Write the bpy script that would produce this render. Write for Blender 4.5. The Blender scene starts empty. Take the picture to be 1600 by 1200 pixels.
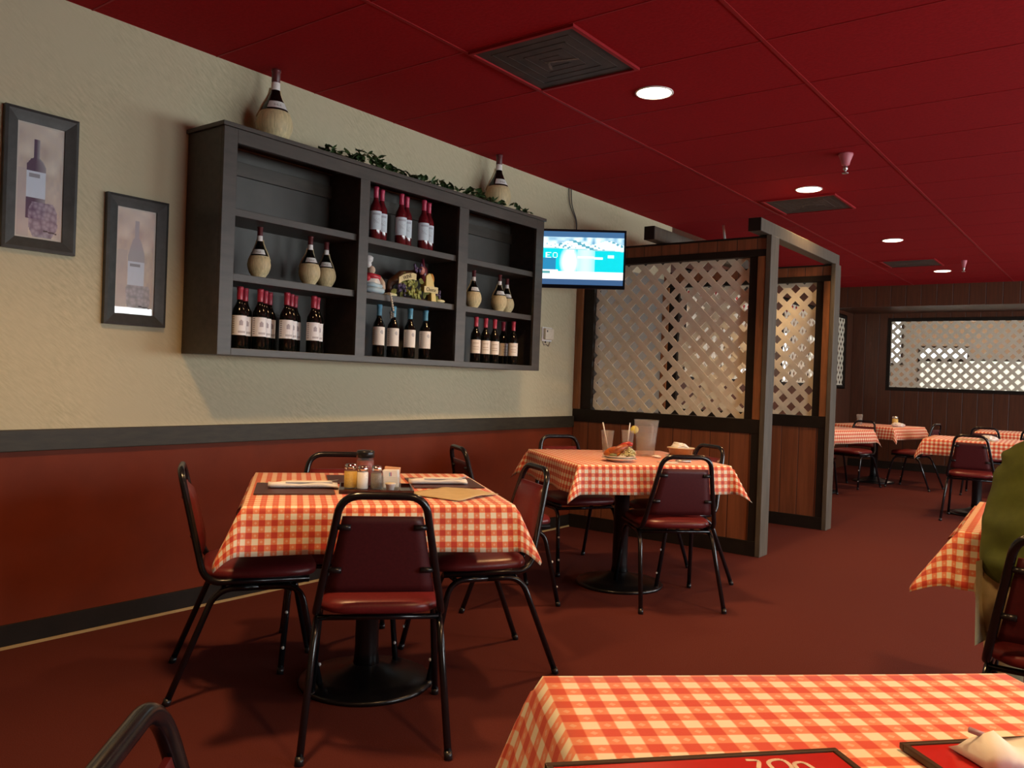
import bpy, math, random
from mathutils import Vector, Matrix
random.seed(7)
PI = math.pi
SC = bpy.context.scene
COL = SC.collection
R = math.radians

# ------------------------------------------------------------------ materials
MATS = {}
def newmat(name):
    m = bpy.data.materials.new(name); m.use_nodes = True
    nt = m.node_tree
    b = nt.nodes.get('Principled BSDF')
    return m, nt, b
def N(nt, t, **kw):
    n = nt.nodes.new(t)
    for k, v in kw.items():
        if k in n.inputs: n.inputs[k].default_value = v
        else: setattr(n, k, v)
    return n
def rgba(c): return (c[0], c[1], c[2], 1)
def mix(nt, fac, a, b):
    n = nt.nodes.new('ShaderNodeMix'); n.data_type = 'RGBA'
    for i, v in ((0, fac), (6, a), (7, b)):
        if hasattr(v, 'is_output'): nt.links.new(v, n.inputs[i])
        elif i == 0: n.inputs[0].default_value = v
        else: n.inputs[i].default_value = rgba(v)
    return n.outputs[2]
def mathn(nt, op, a, b=None):
    n = nt.nodes.new('ShaderNodeMath'); n.operation = op
    for i, v in enumerate((a, b)):
        if v is None: continue
        if hasattr(v, 'is_output'): nt.links.new(v, n.inputs[i])
        else: n.inputs[i].default_value = v
    return n.outputs[0]
def mapping(nt, scale=(1, 1, 1), rot=(0, 0, 0), loc=(0, 0, 0), kind='Object'):
    tc = nt.nodes.new('ShaderNodeTexCoord'); mp = nt.nodes.new('ShaderNodeMapping')
    nt.links.new(tc.outputs[kind], mp.inputs[0])
    mp.inputs['Location'].default_value = loc; mp.inputs['Rotation'].default_value = rot; mp.inputs['Scale'].default_value = scale
    return mp.outputs[0]
def noise(nt, vec, scale, detail=4, rough=.55):
    n = N(nt, 'ShaderNodeTexNoise', Scale=scale, Detail=detail, Roughness=rough)
    nt.links.new(vec, n.inputs['Vector']); return n.outputs['Fac']
def ramp(nt, fac, lo, hi):
    n = nt.nodes.new('ShaderNodeMapRange'); n.inputs[1].default_value = lo; n.inputs[2].default_value = hi
    nt.links.new(fac, n.inputs[0]); return n.outputs[0]
def bump(nt, b, h, strength, dist=.01):
    n = N(nt, 'ShaderNodeBump', Strength=strength, Distance=dist)
    nt.links.new(h, n.inputs['Height']); nt.links.new(n.outputs[0], b.inputs['Normal'])
def M(name, col, rough=.5, var=.15, scale=30, bmp=0, metal=0, spec=.5, coat=0, stretch=(1, 1, 1), col2=None, sss=0):
    """plain procedural material: base colour with noise variation, optional bump"""
    if name in MATS: return MATS[name]
    m, nt, b = newmat(name)
    v = mapping(nt, stretch)
    f = noise(nt, v, scale)
    c2 = col2 or tuple(x * (1 - var) for x in col)
    c1 = tuple(min(1, x * (1 + var * .6)) for x in col)
    nt.links.new(mix(nt, ramp(nt, f, .3, .7), c2, c1), b.inputs['Base Color'])
    b.inputs['Roughness'].default_value = rough
    b.inputs['Metallic'].default_value = metal
    b.inputs['Specular IOR Level'].default_value = spec
    b.inputs['Coat Weight'].default_value = coat
    if bmp: bump(nt, b, f, bmp, .004)
    MATS[name] = m; return m
def emit(name, col, s):
    if name in MATS: return MATS[name]
    m, nt, b = newmat(name)
    b.inputs['Base Color'].default_value = rgba(col); b.inputs['Emission Color'].default_value = rgba(col)
    b.inputs['Emission Strength'].default_value = s
    MATS[name] = m; return m
def glassy(name, tint, alpha, rough=.05):
    """thin clear plastic or glass: transparent with a glossy reflection"""
    if name in MATS: return MATS[name]
    m, nt, b = newmat(name)
    tr = N(nt, 'ShaderNodeBsdfTransparent'); tr.inputs[0].default_value = rgba(tint)
    b.inputs['Base Color'].default_value = rgba(tint); b.inputs['Roughness'].default_value = rough
    mx = nt.nodes.new('ShaderNodeMixShader'); mx.inputs[0].default_value = alpha
    out = nt.nodes['Material Output']
    nt.links.new(tr.outputs[0], mx.inputs[1]); nt.links.new(b.outputs[0], mx.inputs[2]); nt.links.new(mx.outputs[0], out.inputs[0])
    MATS[name] = m; return m
def pane(name):
    """picture glass: clear, reflecting by Fresnel"""
    m, nt, b = newmat(name)
    tr = N(nt, 'ShaderNodeBsdfTransparent'); gl = N(nt, 'ShaderNodeBsdfGlossy', Roughness=.02)
    fr = N(nt, 'ShaderNodeFresnel', IOR=1.5); mx = nt.nodes.new('ShaderNodeMixShader')
    nt.links.new(fr.outputs[0], mx.inputs[0]); nt.links.new(tr.outputs[0], mx.inputs[1]); nt.links.new(gl.outputs[0], mx.inputs[2])
    nt.links.new(mx.outputs[0], nt.nodes['Material Output'].inputs[0]); return m
def attrmat(name, rough=.6, em=0, coat=0):
    if name in MATS: return MATS[name]
    m, nt, b = newmat(name)
    a = nt.nodes.new('ShaderNodeAttribute'); a.attribute_name = 'Col'
    b.inputs['Roughness'].default_value = rough
    if em:
        b.inputs['Base Color'].default_value = (.01, .01, .01, 1)
        nt.links.new(a.outputs[0], b.inputs['Emission Color']); b.inputs['Emission Strength'].default_value = em
    else: nt.links.new(a.outputs[0], b.inputs['Base Color'])
    b.inputs['Coat Weight'].default_value = coat
    MATS[name] = m; return m
def gingham(name, P, cream=(.86, .80, .63), pink=(.78, .24, .11), red=(.56, .045, .022)):
    m, nt, b = newmat(name)
    v = mapping(nt, (1 / P, 1 / P, 1), kind='UV')
    sp = nt.nodes.new('ShaderNodeSeparateXYZ'); nt.links.new(v, sp.inputs[0])
    def stripe(o):
        f = mathn(nt, 'FRACT', o); d = mathn(nt, 'ABSOLUTE', mathn(nt, 'SUBTRACT', f, .5))
        return ramp(nt, d, .225, .275)             # 0 inside the stripe's middle, 1 outside
    sx, sy = stripe(sp.outputs[0]), stripe(sp.outputs[1])
    c1 = mix(nt, sx, cream, pink); c2 = mix(nt, sx, pink, red)
    c = mix(nt, sy, c1, c2)
    # woven threads: fine alternation, plus a tiny pale flower in the half-tone squares
    xo = mathn(nt, 'ABSOLUTE', mathn(nt, 'SUBTRACT', sx, sy))
    fx = mathn(nt, 'ABSOLUTE', mathn(nt, 'SUBTRACT', mathn(nt, 'FRACT', mathn(nt, 'ADD', mathn(nt, 'MULTIPLY', sp.outputs[0], 2), .5)), .5))
    fy = mathn(nt, 'ABSOLUTE', mathn(nt, 'SUBTRACT', mathn(nt, 'FRACT', mathn(nt, 'ADD', mathn(nt, 'MULTIPLY', sp.outputs[1], 2), .5)), .5))
    rr = mathn(nt, 'ADD', fx, fy)
    fl = mathn(nt, 'MULTIPLY', xo, mathn(nt, 'LESS_THAN', rr, .24))
    c = mix(nt, mathn(nt, 'MULTIPLY', fl, .32), c, cream)
    nt.links.new(c, b.inputs['Base Color']); b.inputs['Roughness'].default_value = .62
    b.inputs['Sheen Weight'].default_value = .1
    bump(nt, b, noise(nt, v, 14), .12, .002)
    return m

# ------------------------------------------------------------------ mesh builder
class MB:
    def __init__(s): s.v = []; s.f = []; s.mi = []; s.sm = []; s.uv = None
    def add(s, vs, fs, mi=0, sm=False, T=None):
        o = len(s.v)
        for p in vs:
            p = Vector(p); s.v.append(T @ p if T else p)
        for f in fs: s.f.append([i + o for i in f]); s.mi.append(mi); s.sm.append(sm)
        return s
    def box(s, c, d, rz=0, mi=0, T=None):
        x, y, z = d[0] / 2, d[1] / 2, d[2] / 2
        vs = [(i * x, j * y, k * z) for k in (-1, 1) for j in (-1, 1) for i in (-1, 1)]
        m = Matrix.Translation(c) @ Matrix.Rotation(rz, 4, 'Z')
        if T: m = T @ m
        return s.add(vs, [(0, 2, 3, 1), (4, 5, 7, 6), (0, 1, 5, 4), (2, 6, 7, 3), (0, 4, 6, 2), (1, 3, 7, 5)], mi, False, m)
    def bb(s, x0, x1, y0, y1, z0, z1, mi=0):
        return s.box(((x0 + x1) / 2, (y0 + y1) / 2, (z0 + z1) / 2), (x1 - x0, y1 - y0, z1 - z0), 0, mi)
    def lathe(s, prof, seg=24, c=(0, 0, 0), mi=0, T=None, sm=True):
        vs = []; fs = []
        n = len(prof)
        for r, z in prof:
            for k in range(seg):
                a = 2 * PI * k / seg; vs.append((r * math.cos(a), r * math.sin(a), z))
        for i in range(n - 1):
            for k in range(seg):
                a, b = i * seg + k, i * seg + (k + 1) % seg
                fs.append((a, b, b + seg, a + seg))
        if prof[0][0] > 1e-6: fs.append(tuple(range(seg - 1, -1, -1)))
        if prof[-1][0] > 1e-6: fs.append(tuple((n - 1) * seg + k for k in range(seg)))
        m = Matrix.Translation(c)
        if T: m = T @ m
        return s.add(vs, fs, mi, sm, m)
    def tube(s, path, r, seg=10, mi=0, T=None, cap=True):
        P = [Vector(p) for p in path]; n = len(P); vs = []; fs = []
        rr = r if isinstance(r, (list, tuple)) else [r] * n
        t = (P[1] - P[0]).normalized()
        u = t.orthogonal().normalized()
        for i in range(n):
            if i == 0: d = P[1] - P[0]
            elif i == n - 1: d = P[-1] - P[-2]
            else: d = (P[i] - P[i - 1]).normalized() + (P[i + 1] - P[i]).normalized()
            d.normalize(); u = (u - d * u.dot(d)).normalized(); w = d.cross(u)
            for k in range(seg):
                a = 2 * PI * k / seg; vs.append(P[i] + rr[i] * (math.cos(a) * u + math.sin(a) * w))
        for i in range(n - 1):
            for k in range(seg):
                a, b = i * seg + k, i * seg + (k + 1) % seg
                fs.append((a, b, b + seg, a + seg))
        if cap:
            fs.append(tuple(range(seg - 1, -1, -1))); fs.append(tuple((n - 1) * seg + k for k in range(seg)))
        return s.add(vs, fs, mi, True, T)
    def ball(s, c, r, seg=12, rings=8, mi=0, sc=(1, 1, 1), T=None):
        vs = [(0, 0, -1)]; fs = []
        for i in range(1, rings):
            t = PI * i / rings
            for k in range(seg):
                a = 2 * PI * k / seg; vs.append((math.sin(t) * math.cos(a), math.sin(t) * math.sin(a), -math.cos(t)))
        vs.append((0, 0, 1)); L = len(vs) - 1
        for k in range(seg): fs.append((0, 1 + (k + 1) % seg, 1 + k)); fs.append((L, L - seg + k, L - seg + (k + 1) % seg))
        for i in range(rings - 2):
            for k in range(seg):
                a, b = 1 + i * seg + k, 1 + i * seg + (k + 1) % seg; fs.append((a, b, b + seg, a + seg))
        m = Matrix.Translation(c) @ Matrix.Diagonal((r * sc[0], r * sc[1], r * sc[2], 1))
        if T: m = T @ m
        return s.add(vs, fs, mi, True, m)
    def prism(s, poly, y0, y1, mi=0, axis='y', T=None):
        n = len(poly)
        def pt(p, h): return (p[0], h, p[1]) if axis == 'y' else ((h, p[0], p[1]) if axis == 'x' else (p[0], p[1], h))
        vs = [pt(p, y0) for p in poly] + [pt(p, y1) for p in poly]
        fs = [tuple(range(n)), tuple(range(2 * n - 1, n - 1, -1))] + [(i, i + n, (i + 1) % n + n, (i + 1) % n) for i in range(n)]
        return s.add(vs, fs, mi, False, T)
    def build(s, name, mats, parent=None, bevel=0, loc=None, fix=True):
        me = bpy.data.meshes.new(name)
        me.from_pydata([tuple(p) for p in s.v], [], s.f)
        for m in (mats if isinstance(mats, (list, tuple)) else [mats]): me.materials.append(m)
        me.polygons.foreach_set('material_index', s.mi); me.polygons.foreach_set('use_smooth', s.sm)
        if fix:
            import bmesh
            bm = bmesh.new(); bm.from_mesh(me); bmesh.ops.recalc_face_normals(bm, faces=bm.faces[:]); bm.to_mesh(me); bm.free()
        me.update()
        o = bpy.data.objects.new(name, me); COL.objects.link(o)
        if parent: o.parent = parent
        if loc: o.location = loc
        if bevel:
            b = o.modifiers.new('bevel', 'BEVEL'); b.width = bevel; b.segments = 2; b.limit_method = 'ANGLE'; b.angle_limit = R(40)
        return o
def fillet(pts, r, n=6):
    P = [Vector(p) for p in pts]; out = [P[0]]
    for i in range(1, len(P) - 1):
        a, b, c = P[i - 1], P[i], P[i + 1]
        u, w = (a - b), (c - b); rr = min(r, u.length * .49, w.length * .49)
        p, q = b + u.normalized() * rr, b + w.normalized() * rr
        for k in range(n + 1):
            t = k / n; out.append(p.lerp(b, t).lerp(b.lerp(q, t), t))
    out.append(P[-1]); return out
def tag(o, label=None, cat=None, group=None, kind=None):
    if label: o['label'] = label
    if cat: o['category'] = cat
    if group: o['group'] = group
    if kind: o['kind'] = kind
    return o
def thing(name, label, cat, loc=(0, 0, 0), rz=0, group=None):
    o = bpy.data.objects.new(name, None); o.empty_display_size = .05; COL.objects.link(o)
    o.location = loc; o.rotation_euler = (0, 0, rz)
    return tag(o, label, cat, group)
def struct(name, mb, mats, bevel=0):
    o = mb.build(name, mats, None, bevel); o['kind'] = 'structure'; return o
KIDS = {}
def dup(root, loc, rz, label, group=None):
    def cp(o, parent):
        c = o.copy(); COL.objects.link(c); c.parent = parent
        for ch in [k for k in ALLKIDS(o)]: cp(ch, c)
        return c
    r = cp(root, None); r.location = loc; r.rotation_euler = (0, 0, rz); r['label'] = label
    if group: r['group'] = group
    return r
def ALLKIDS(o): return [k for k in COL.objects if k.parent == o]
def grid_paint(name, w, h, nx, ny, fn, mat, parent=None, shape=None):
    """flat (or shaped) sheet of small cells, each with its own printed colour fn(u,v), u right, v up, 0..1"""
    vs = []; fs = []; cols = []
    for j in range(ny + 1):
        for i in range(nx + 1):
            u, v = i / nx, j / ny
            vs.append(shape(u, v) if shape else ((u - .5) * w, 0, (v - .5) * h))
    for j in range(ny):
        for i in range(nx):
            a = j * (nx + 1) + i; fs.append((a, a + 1, a + nx + 2, a + nx + 1)); cols.append(fn((i + .5) / nx, (j + .5) / ny))
    me = bpy.data.meshes.new(name); me.from_pydata(vs, [], fs); me.materials.append(mat)
    at = me.color_attributes.new('Col', 'FLOAT_COLOR', 'CORNER')
    k = 0
    for f, c in zip(fs, cols):
        for _ in f: at.data[k].color = (c[0], c[1], c[2], 1); k += 1
    me.polygons.foreach_set('use_smooth', [True] * len(fs)); me.update()
    o = bpy.data.objects.new(name, me); COL.objects.link(o)
    if parent: o.parent = parent
    return o
def hsh(*a):
    x = math.sin(sum((i + 1) * 12.9898 * v * 3.17 + 4.1 * i for i, v in enumerate(a))) * 43758.5453
    return x - math.floor(x)
def vnoise(x, y):
    xi, yi = math.floor(x), math.floor(y); fx, fy = x - xi, y - yi
    fx, fy = fx * fx * (3 - 2 * fx), fy * fy * (3 - 2 * fy)
    a, b, c, d = hsh(xi, yi), hsh(xi + 1, yi), hsh(xi, yi + 1), hsh(xi + 1, yi + 1)
    return (a * (1 - fx) + b * fx) * (1 - fy) + (c * (1 - fx) + d * fx) * fy
def lerp(a, b, t): return tuple(x + (y - x) * t for x, y in zip(a, b))
def clamp(x, a=0., b=1.): return max(a, min(b, x))

# ------------------------------------------------------------------ palette
def wallpaper():
    m, nt, b = newmat('wallpaper')
    v0 = mapping(nt, (1, 1, 1), (R(40), 0, 0)); mp = nt.nodes.new('ShaderNodeMapping'); nt.links.new(v0, mp.inputs[0])
    mp.inputs['Scale'].default_value = (1, 9, 42); v = mp.outputs[0]; f = noise(nt, v, 2.2, 5)
    g = noise(nt, mapping(nt), 2.2, 2)
    c = mix(nt, ramp(nt, f, .3, .72), (.42, .375, .24), (.58, .515, .345))
    nt.links.new(mix(nt, ramp(nt, g, .35, .7), c, (.51, .455, .305)), b.inputs['Base Color'])
    b.inputs['Roughness'].default_value = .75; bump(nt, b, f, .17, .005); return m
def panelling(name, base, dark, step=.15, axis=0, rough=.45):
    """sheet wood panelling with vertical grooves; axis 0 runs along x, 1 along y"""
    m, nt, b = newmat(name)
    tc = nt.nodes.new('ShaderNodeTexCoord'); sp = nt.nodes.new('ShaderNodeSeparateXYZ'); nt.links.new(tc.outputs['Object'], sp.inputs[0])
    f = mathn(nt, 'FRACT', mathn(nt, 'MULTIPLY', sp.outputs[axis], 1 / step))
    d = mathn(nt, 'ABSOLUTE', mathn(nt, 'SUBTRACT', f, .5))
    gr = ramp(nt, d, .468, .49)
    n = noise(nt, mapping(nt, (16, 16, .9)), 2.5, 6)
    wood = mix(nt, ramp(nt, n, .3, .7), tuple(x * .6 for x in base), base)
    nt.links.new(mix(nt, gr, wood, dark), b.inputs['Base Color']); b.inputs['Roughness'].default_value = rough
    inv = mathn(nt, 'SUBTRACT', 1., gr); bump(nt, b, inv, .5, .004); return m
def carpet():
    m, nt, b = newmat('carpet')
    v = mapping(nt); f = noise(nt, v, 260, 3, .7); g = noise(nt, v, 1.3, 3)
    c = mix(nt, ramp(nt, f, .25, .75), (.058, .011, .009), (.128, .029, .022))
    nt.links.new(mix(nt, ramp(nt, g, .3, .8), c, (.095, .022, .017)), b.inputs['Base Color'])
    b.inputs['Roughness'].default_value = .95; b.inputs['Specular IOR Level'].default_value = .1
    bump(nt, b, f, .5, .006); return m
WALLP = wallpaper()
WAINS = M('maroon wainscot paint', (.16, .024, .005), .6, .14, 5, .05, spec=.2)
DARKW = M('dark stained wood', (.030, .020, .013), .42, .35, 8, .06, stretch=(6, 6, 1))
DARKTRIM = M('dark olive brown trim', (.036, .028, .016), .5, .3, 9, .05, spec=.3, stretch=(5, 1, 5))
BLACKTRIM = M('near black trim', (.014, .009, .006), .55, .3, 9, .05, spec=.25)
SHELF = M('espresso shelf wood', (.050, .040, .031), .42, .3, 5, .04, stretch=(5, 1, 6))
POSTW = M('grey brown post wood', (.088, .070, .048), .55, .3, 6, .08, stretch=(8, 8, 1))
OAK = M('warm brown trim wood', (.24, .085, .025), .5, .3, 6, .06, stretch=(9, 9, 1))
CEIL = M('red ceiling tile', (.30, .009, .013), .9, .12, 60, .25, spec=.1)
CEILBAR = M('red ceiling grid', (.29, .009, .013), .6, .1, 20, spec=.2)
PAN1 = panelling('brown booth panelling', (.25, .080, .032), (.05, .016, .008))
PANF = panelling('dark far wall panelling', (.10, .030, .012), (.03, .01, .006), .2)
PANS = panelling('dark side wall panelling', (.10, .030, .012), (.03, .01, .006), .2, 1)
CREAM = M('cream wall paint', (.42, .35, .26), .8, .1, 6)
LATT = M('cream white lattice', (.76, .70, .56), .6, .06, 20)
TUBE = M('black enamel tube', (.008, .008, .010), .22, .3, 40, spec=.6)
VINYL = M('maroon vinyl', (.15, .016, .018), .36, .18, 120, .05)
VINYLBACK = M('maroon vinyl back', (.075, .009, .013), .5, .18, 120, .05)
WHITEPL = M('white plastic', (.75, .74, .72), .45, .05, 30)
BLACKM = M('black cast iron', (.004, .004, .005), .3, .3, 60, .1)
BLACKPL = M('black plastic', (.012, .012, .014), .3, .2, 40)
PAPER = M('white paper', (.82, .80, .78), .8, .05, 25, .15)
KRAFT = M('kraft paper', (.55, .42, .24), .8, .1, 25, .1)
CHINA = M('white china', (.78, .72, .62), .2, .04, 20)
METAL = M('brushed steel', (.55, .54, .52), .3, .1, 80, metal=1)
CHROME = M('bright chrome', (.8, .8, .8), .12, .03, 80, metal=1)
GLASSD = M('dark bottle glass', (.003, .004, .003), .10, .2, 20, spec=.5)
ROSE = M('deep rose bottle glass', (.12, .008, .012), .08, .3, 20, spec=.8)
CAPR = M('crimson foil', (.42, .035, .065), .35, .15, 60)
CAPP = M('rose pink foil', (.50, .03, .09), .35, .15, 60)
CAPB = M('blue foil', (.10, .33, .50), .35, .15, 60)
STRAW = M('woven straw', (.66, .54, .30), .55, .25, 10, .4, stretch=(14, 14, .6))
TERMAT = M('dark maroon menu', (.07, .016, .014), .35, .15, 30)
MENURED = M('red menu cover', (.50, .018, .016), .3, .08, 20)
MENUEDGE = M('brown menu edge', (.05, .022, .008), .5, .2, 20)
GING_S = gingham('red check cloth', .039)
GING_L = gingham('large red check cloth', .045, (.87, .80, .66), (.84, .27, .15), (.68, .075, .04))

# ------------------------------------------------------------------ room shell
H = 2.73; XR = 7.2; YB = -2.6; YF = 13.85; YE = 16.6; XE = -3.3
m = MB(); m.bb(XE - .1, XR + .2, YB - .2, YE + .1, -.1, 0); struct('floor', m, carpet())
m = MB(); m.bb(XE - .1, XR + .2, YB - .2, YE + .1, H, H + .1); struct('ceiling', m, CEIL)
g = MB()
for k in range(-4, 6):
    x = 1.095 + 1.22 * k
    if XE < x < XR: g.bb(x - .009, x + .009, YB, YE, H - .0035, H + .004)
for k in range(-11, 22):
    y = 3.565 + .61 * k
    if YB < y < YE: g.bb(XE, XR, y - .004, y + .004, H - .002, H + .004)
struct('trim_1', g, CEILBAR)
# left wall: wallpaper above, painted wainscot below
w = MB(); w.bb(-.14, 0, YB, 5.76, .87, H, 0); w.bb(-.14, 0, 5.76, 7.36, 2.2, H, 0); w.bb(-.14, 0, YB, 5.76, 0, .87, 1)
struct('wall_left', w, [WALLP, WAINS])
w = MB(); w.bb(-.14, 0, 5.76, 7.36, 0, 2.2); struct('wall_booth', w, M('shade grey booth wall', (.20, .185, .165), .8, .1, 6))  # shade between the partitions put into a darker wall colour
w = MB()
for y0, y1, z0, z1 in ((7.36, YF, 0, 1.24), (7.36, YF, 2.36, H), (7.36, 7.72, 1.24, 2.36), (10.1, 10.6, 1.24, 2.36), (13.5, YF + .14, 1.24, 2.36)):
    w.bb(-.14, 0, y0, y1, z0, z1)
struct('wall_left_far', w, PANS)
w = MB(); w.bb(0, .022, YB, 5.69, .815, .905); struct('trim_2', w, DARKTRIM, .003)      # chair rail
w = MB(); w.bb(0, .012, YB, 5.69, .012, .10); struct('baseboard_left', w, BLACKTRIM, .002)
w = MB(); w.bb(0, .016, YB, 5.69, 0, .012); struct('trim_3', w, M('tan carpet edging', (.42, .30, .13), .6, .1, 20))
w = MB(); w.bb(0, .012, 5.83, 7.2, .0, .10); struct('trim_4', w, BLACKTRIM)
# far wall with a long lattice opening
w = MB(); FX0, FX1 = .54, 3.9
for x0, x1, z0, z1 in ((0, FX0, 0, H), (FX0, FX1, 0, 1.24), (FX0, FX1, 2.34, H), (FX1, XR, 0, H)): w.bb(x0, x1, YF, YF + .14, z0, z1)
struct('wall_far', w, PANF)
w = MB(); w.bb(0, XR, YF - .015, YF, 0, .12); struct('baseboard_far', w, BLACKTRIM)
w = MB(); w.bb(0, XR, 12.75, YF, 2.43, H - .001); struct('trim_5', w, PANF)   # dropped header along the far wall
# right wall with daylight windows, wall behind the camera
WIN = [(2.2, 4.4), (5.45, 7.7), (8.8, 12.2)]
w = MB(); ys = [YB] + [v for p in WIN for v in p] + [YE]
for i in range(0, len(ys), 2): w.bb(XR, XR + .14, ys[i], ys[i + 1], 0, H)
for a, b in WIN: w.bb(XR, XR + .14, a, b, 0, .80); w.bb(XR, XR + .14, a, b, 2.02, H)
struct('wall_right', w, M('tan wall paint', (.36, .26, .17), .8, .1, 6))
w = MB(); w.bb(-.14, XR + .14, YB - .14, YB, 0, H); struct('wall_back', w, M('tan wall paint'  , (.36, .26, .17)))
PANE = pane('window glass')
for i, (a, b) in enumerate(WIN):
    w = MB()
    for y in (a + .03, b - .03, (a + b) / 2): w.bb(XR + .03, XR + .10, y - .03, y + .03, .80, 2.02)
    for z in (.83, 1.99): w.bb(XR + .03, XR + .10, a, b, z - .03, z + .03)
    o = struct('window_%d' % (i + 1), w, DARKW)
    p = MB(); p.bb(XR + .06, XR + .064, a + .05, b - .05, .85, 1.97); p.build('pane', emit('bright daylit glass', (.86, .95, .97), 17), o)
# back room beyond the lattices
w = MB(); w.bb(XE, XR, YE - .1, YE, 0, H); struct('wall_back_room', w, CREAM)
w = MB(); w.bb(XE - .1, XE, 7.2, YE, 0, H); struct('wall_side_room', w, CREAM)
w = MB(); w.bb(XE, -.14, 7.2, 7.34, 0, H); struct('wall_near_room', w, CREAM)
DAY = emit('daylit window', (.85, .92, 1.0), 3.2); DAYG = emit('daylit garden window', (.80, .88, .78), .8)
for i, (x0, x1, z0, z1, mt) in enumerate(((-.12, .16, 1.75, 2.6, DAY), (.5, 1.25, 1.82, 2.02, DAY), (.5, 2.3, 1.15, 1.80, DAYG), (-2.9, -1.9, 1.0, 2.3, DAY), (-1.5, -.7, 1.0, 2.3, DAYG), (2.7, 3.6, 1.2, 2.0, DAYG))):
    w = MB()
    for a, b, c, d in ((x0 - .04, x0, z0 - .04, z1 + .04), (x1, x1 + .04, z0 - .04, z1 + .04), (x0, x1, z0 - .04, z0), (x0, x1, z1, z1 + .04)): w.bb(a, b, YE - .14, YE - .1, c, d)
    o = struct('window_%d' % (i + 4), w, DARKW)
    p = MB(); p.bb(x0, x1, YE - .115, YE - .102, z0, z1); p.build('pane', mt, o)
for i, (y0, y1) in enumerate(((8.6, 10.0), (11.2, 13.6))):
    w = MB(); w.bb(XE + .0, XE + .03, y0 - .05, y1 + .05, .95, 2.35); o = struct('window_%d' % (i + 10), w, DARKW)
    p = MB(); p.bb(XE + .03, XE + .034, y0, y1, 1.0, 2.3); p.build('pane', DAYG, o)

# ------------------------------------------------------------------ lattice
def clip(poly, a, b, c):
    """keep a*x+b*y<=c"""
    out = []
    for i in range(len(poly)):
        p, q = poly[i], poly[(i + 1) % len(poly)]
        dp, dq = a * p[0] + b * p[1] - c, a * q[0] + b * q[1] - c
        if dp <= 0: out.append(p)
        if (dp < 0) != (dq < 0) and abs(dp - dq) > 1e-9:
            t = dp / (dp - dq); out.append((p[0] + t * (q[0] - p[0]), p[1] + t * (q[1] - p[1])))
    return out
def lattice(x0, x1, z0, z1, d0, diag=.148, slat=.047, th=.004, axis='y', ph=0):
    mb = MB(); k = 1 / math.sqrt(2); sp = diag * k
    for s in (0, 1):
        sg = 1 if s == 0 else -1
        lo = min((x * k + sg * z * k) for x in (x0, x1) for z in (z0, z1)); hi = max((x * k + sg * z * k) for x in (x0, x1) for z in (z0, z1))
        n = math.floor(lo / sp)
        while n * sp < hi + sp:
            c = n * sp + ph
            poly = [(x0, z0), (x1, z0), (x1, z1), (x0, z1)]
            poly = clip(poly, k, sg * k, c + slat / 2)
            if len(poly) > 2: poly = clip(poly, -k, -sg * k, -(c - slat / 2))
            if len(poly) > 2:
                h0 = d0 + s * th; mb.prism(poly, h0, h0 + th * .98, 0, axis)
            n += 1
    return mb

def partition(y, xp, label, bottom=.965, top=2.12, ztop=2.262):
    t = thing('lattice_partition', label, 'partition', (0, y, 0))
    th = .14
    b = MB(); b.bb(.002, xp - .002, .012, th - .012, .0, .865); b.build('lower_panel', PAN1, t)
    b = MB(); b.bb(.002, xp - .002, .012, th - .012, top + .05, ztop - .012); b.build('top_panel', PAN1, t)
    b = MB(); b.bb(.002, xp - .002, .0, th, .865, bottom); b.build('sill', BLACKTRIM, t, .003)
    b = MB(); b.bb(.002, xp, -.005, th + .005, ztop - .012, ztop); b.build('cap', BLACKTRIM, t, .002)
    b = MB(); b.bb(.002, xp - .002, 0, th, top, top + .05); b.build('head_trim', BLACKTRIM, t, .003)
    b = MB(); b.bb(.002, .062, -.004, th, bottom, top); b.bb(xp - .058, xp - .002, -.004, th, bottom, top); b.build('side_board', OAK, t, .003)
    b = MB(); b.bb(.062, .16, .02, th - .02, bottom, top); b.bb(xp - .125, xp - .058, .02, th - .02, bottom, top); b.build('inner_stile', BLACKTRIM, t)
    b = MB(); b.bb(xp - .06, xp - .002, 0, th, 0, .865); b.build('corner_board', BLACKTRIM, t)
    b = MB(); b.bb(.002, xp - .002, -.008, .012, 0, .105); b.build('baseboard', BLACKTRIM, t, .002)
    lattice(.16, xp - .125, bottom, top, .055).build('lattice', LATT, t)
    b = MB(); b.bb(xp, xp + .038, -.01, th + .005, 0, ztop + .005); b.build('end_post', POSTW, t, .004)
    return t
partition(5.69, 1.572, 'near brown panelled booth partition with white lattice, behind the table with food')
partition(7.215, 1.575, 'second lattice partition standing behind the near one, edged in orange wood')
for name_l, x, y0, y1, zc, w_, h_ in (('long grey brown beam joining the two partition posts overhead', 1.552, 5.50, 7.36, 2.312, .09, .09),
                                   ('short brown beam on the partition top close to the left wall', .745, 5.50, 7.36, 2.315, .085, .10)):
    t = thing('overhead_beam', name_l, 'beam', (x, y0, zc))
    b = MB(); b.bb(-w_ / 2, w_ / 2, .01, y1 - y0, -h_ / 2, h_ / 2); b.build('timber', POSTW, t, .004)
    b = MB(); b.bb(-w_ / 2, w_ / 2, 0, .0095, -h_ / 2, h_ / 2); b.build('shaded_end', BLACKTRIM, t, .002)  # near end turned from the daylight, its shade painted as a near black sheet
m = MB(); m.tube([(1.232, 5.76, 2.262), (1.215, 5.76, 2.375)], .009); tag(m.build('cable_end', WHITEPL), 'white cable stub poking up from the near partition top', 'cable')

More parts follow.
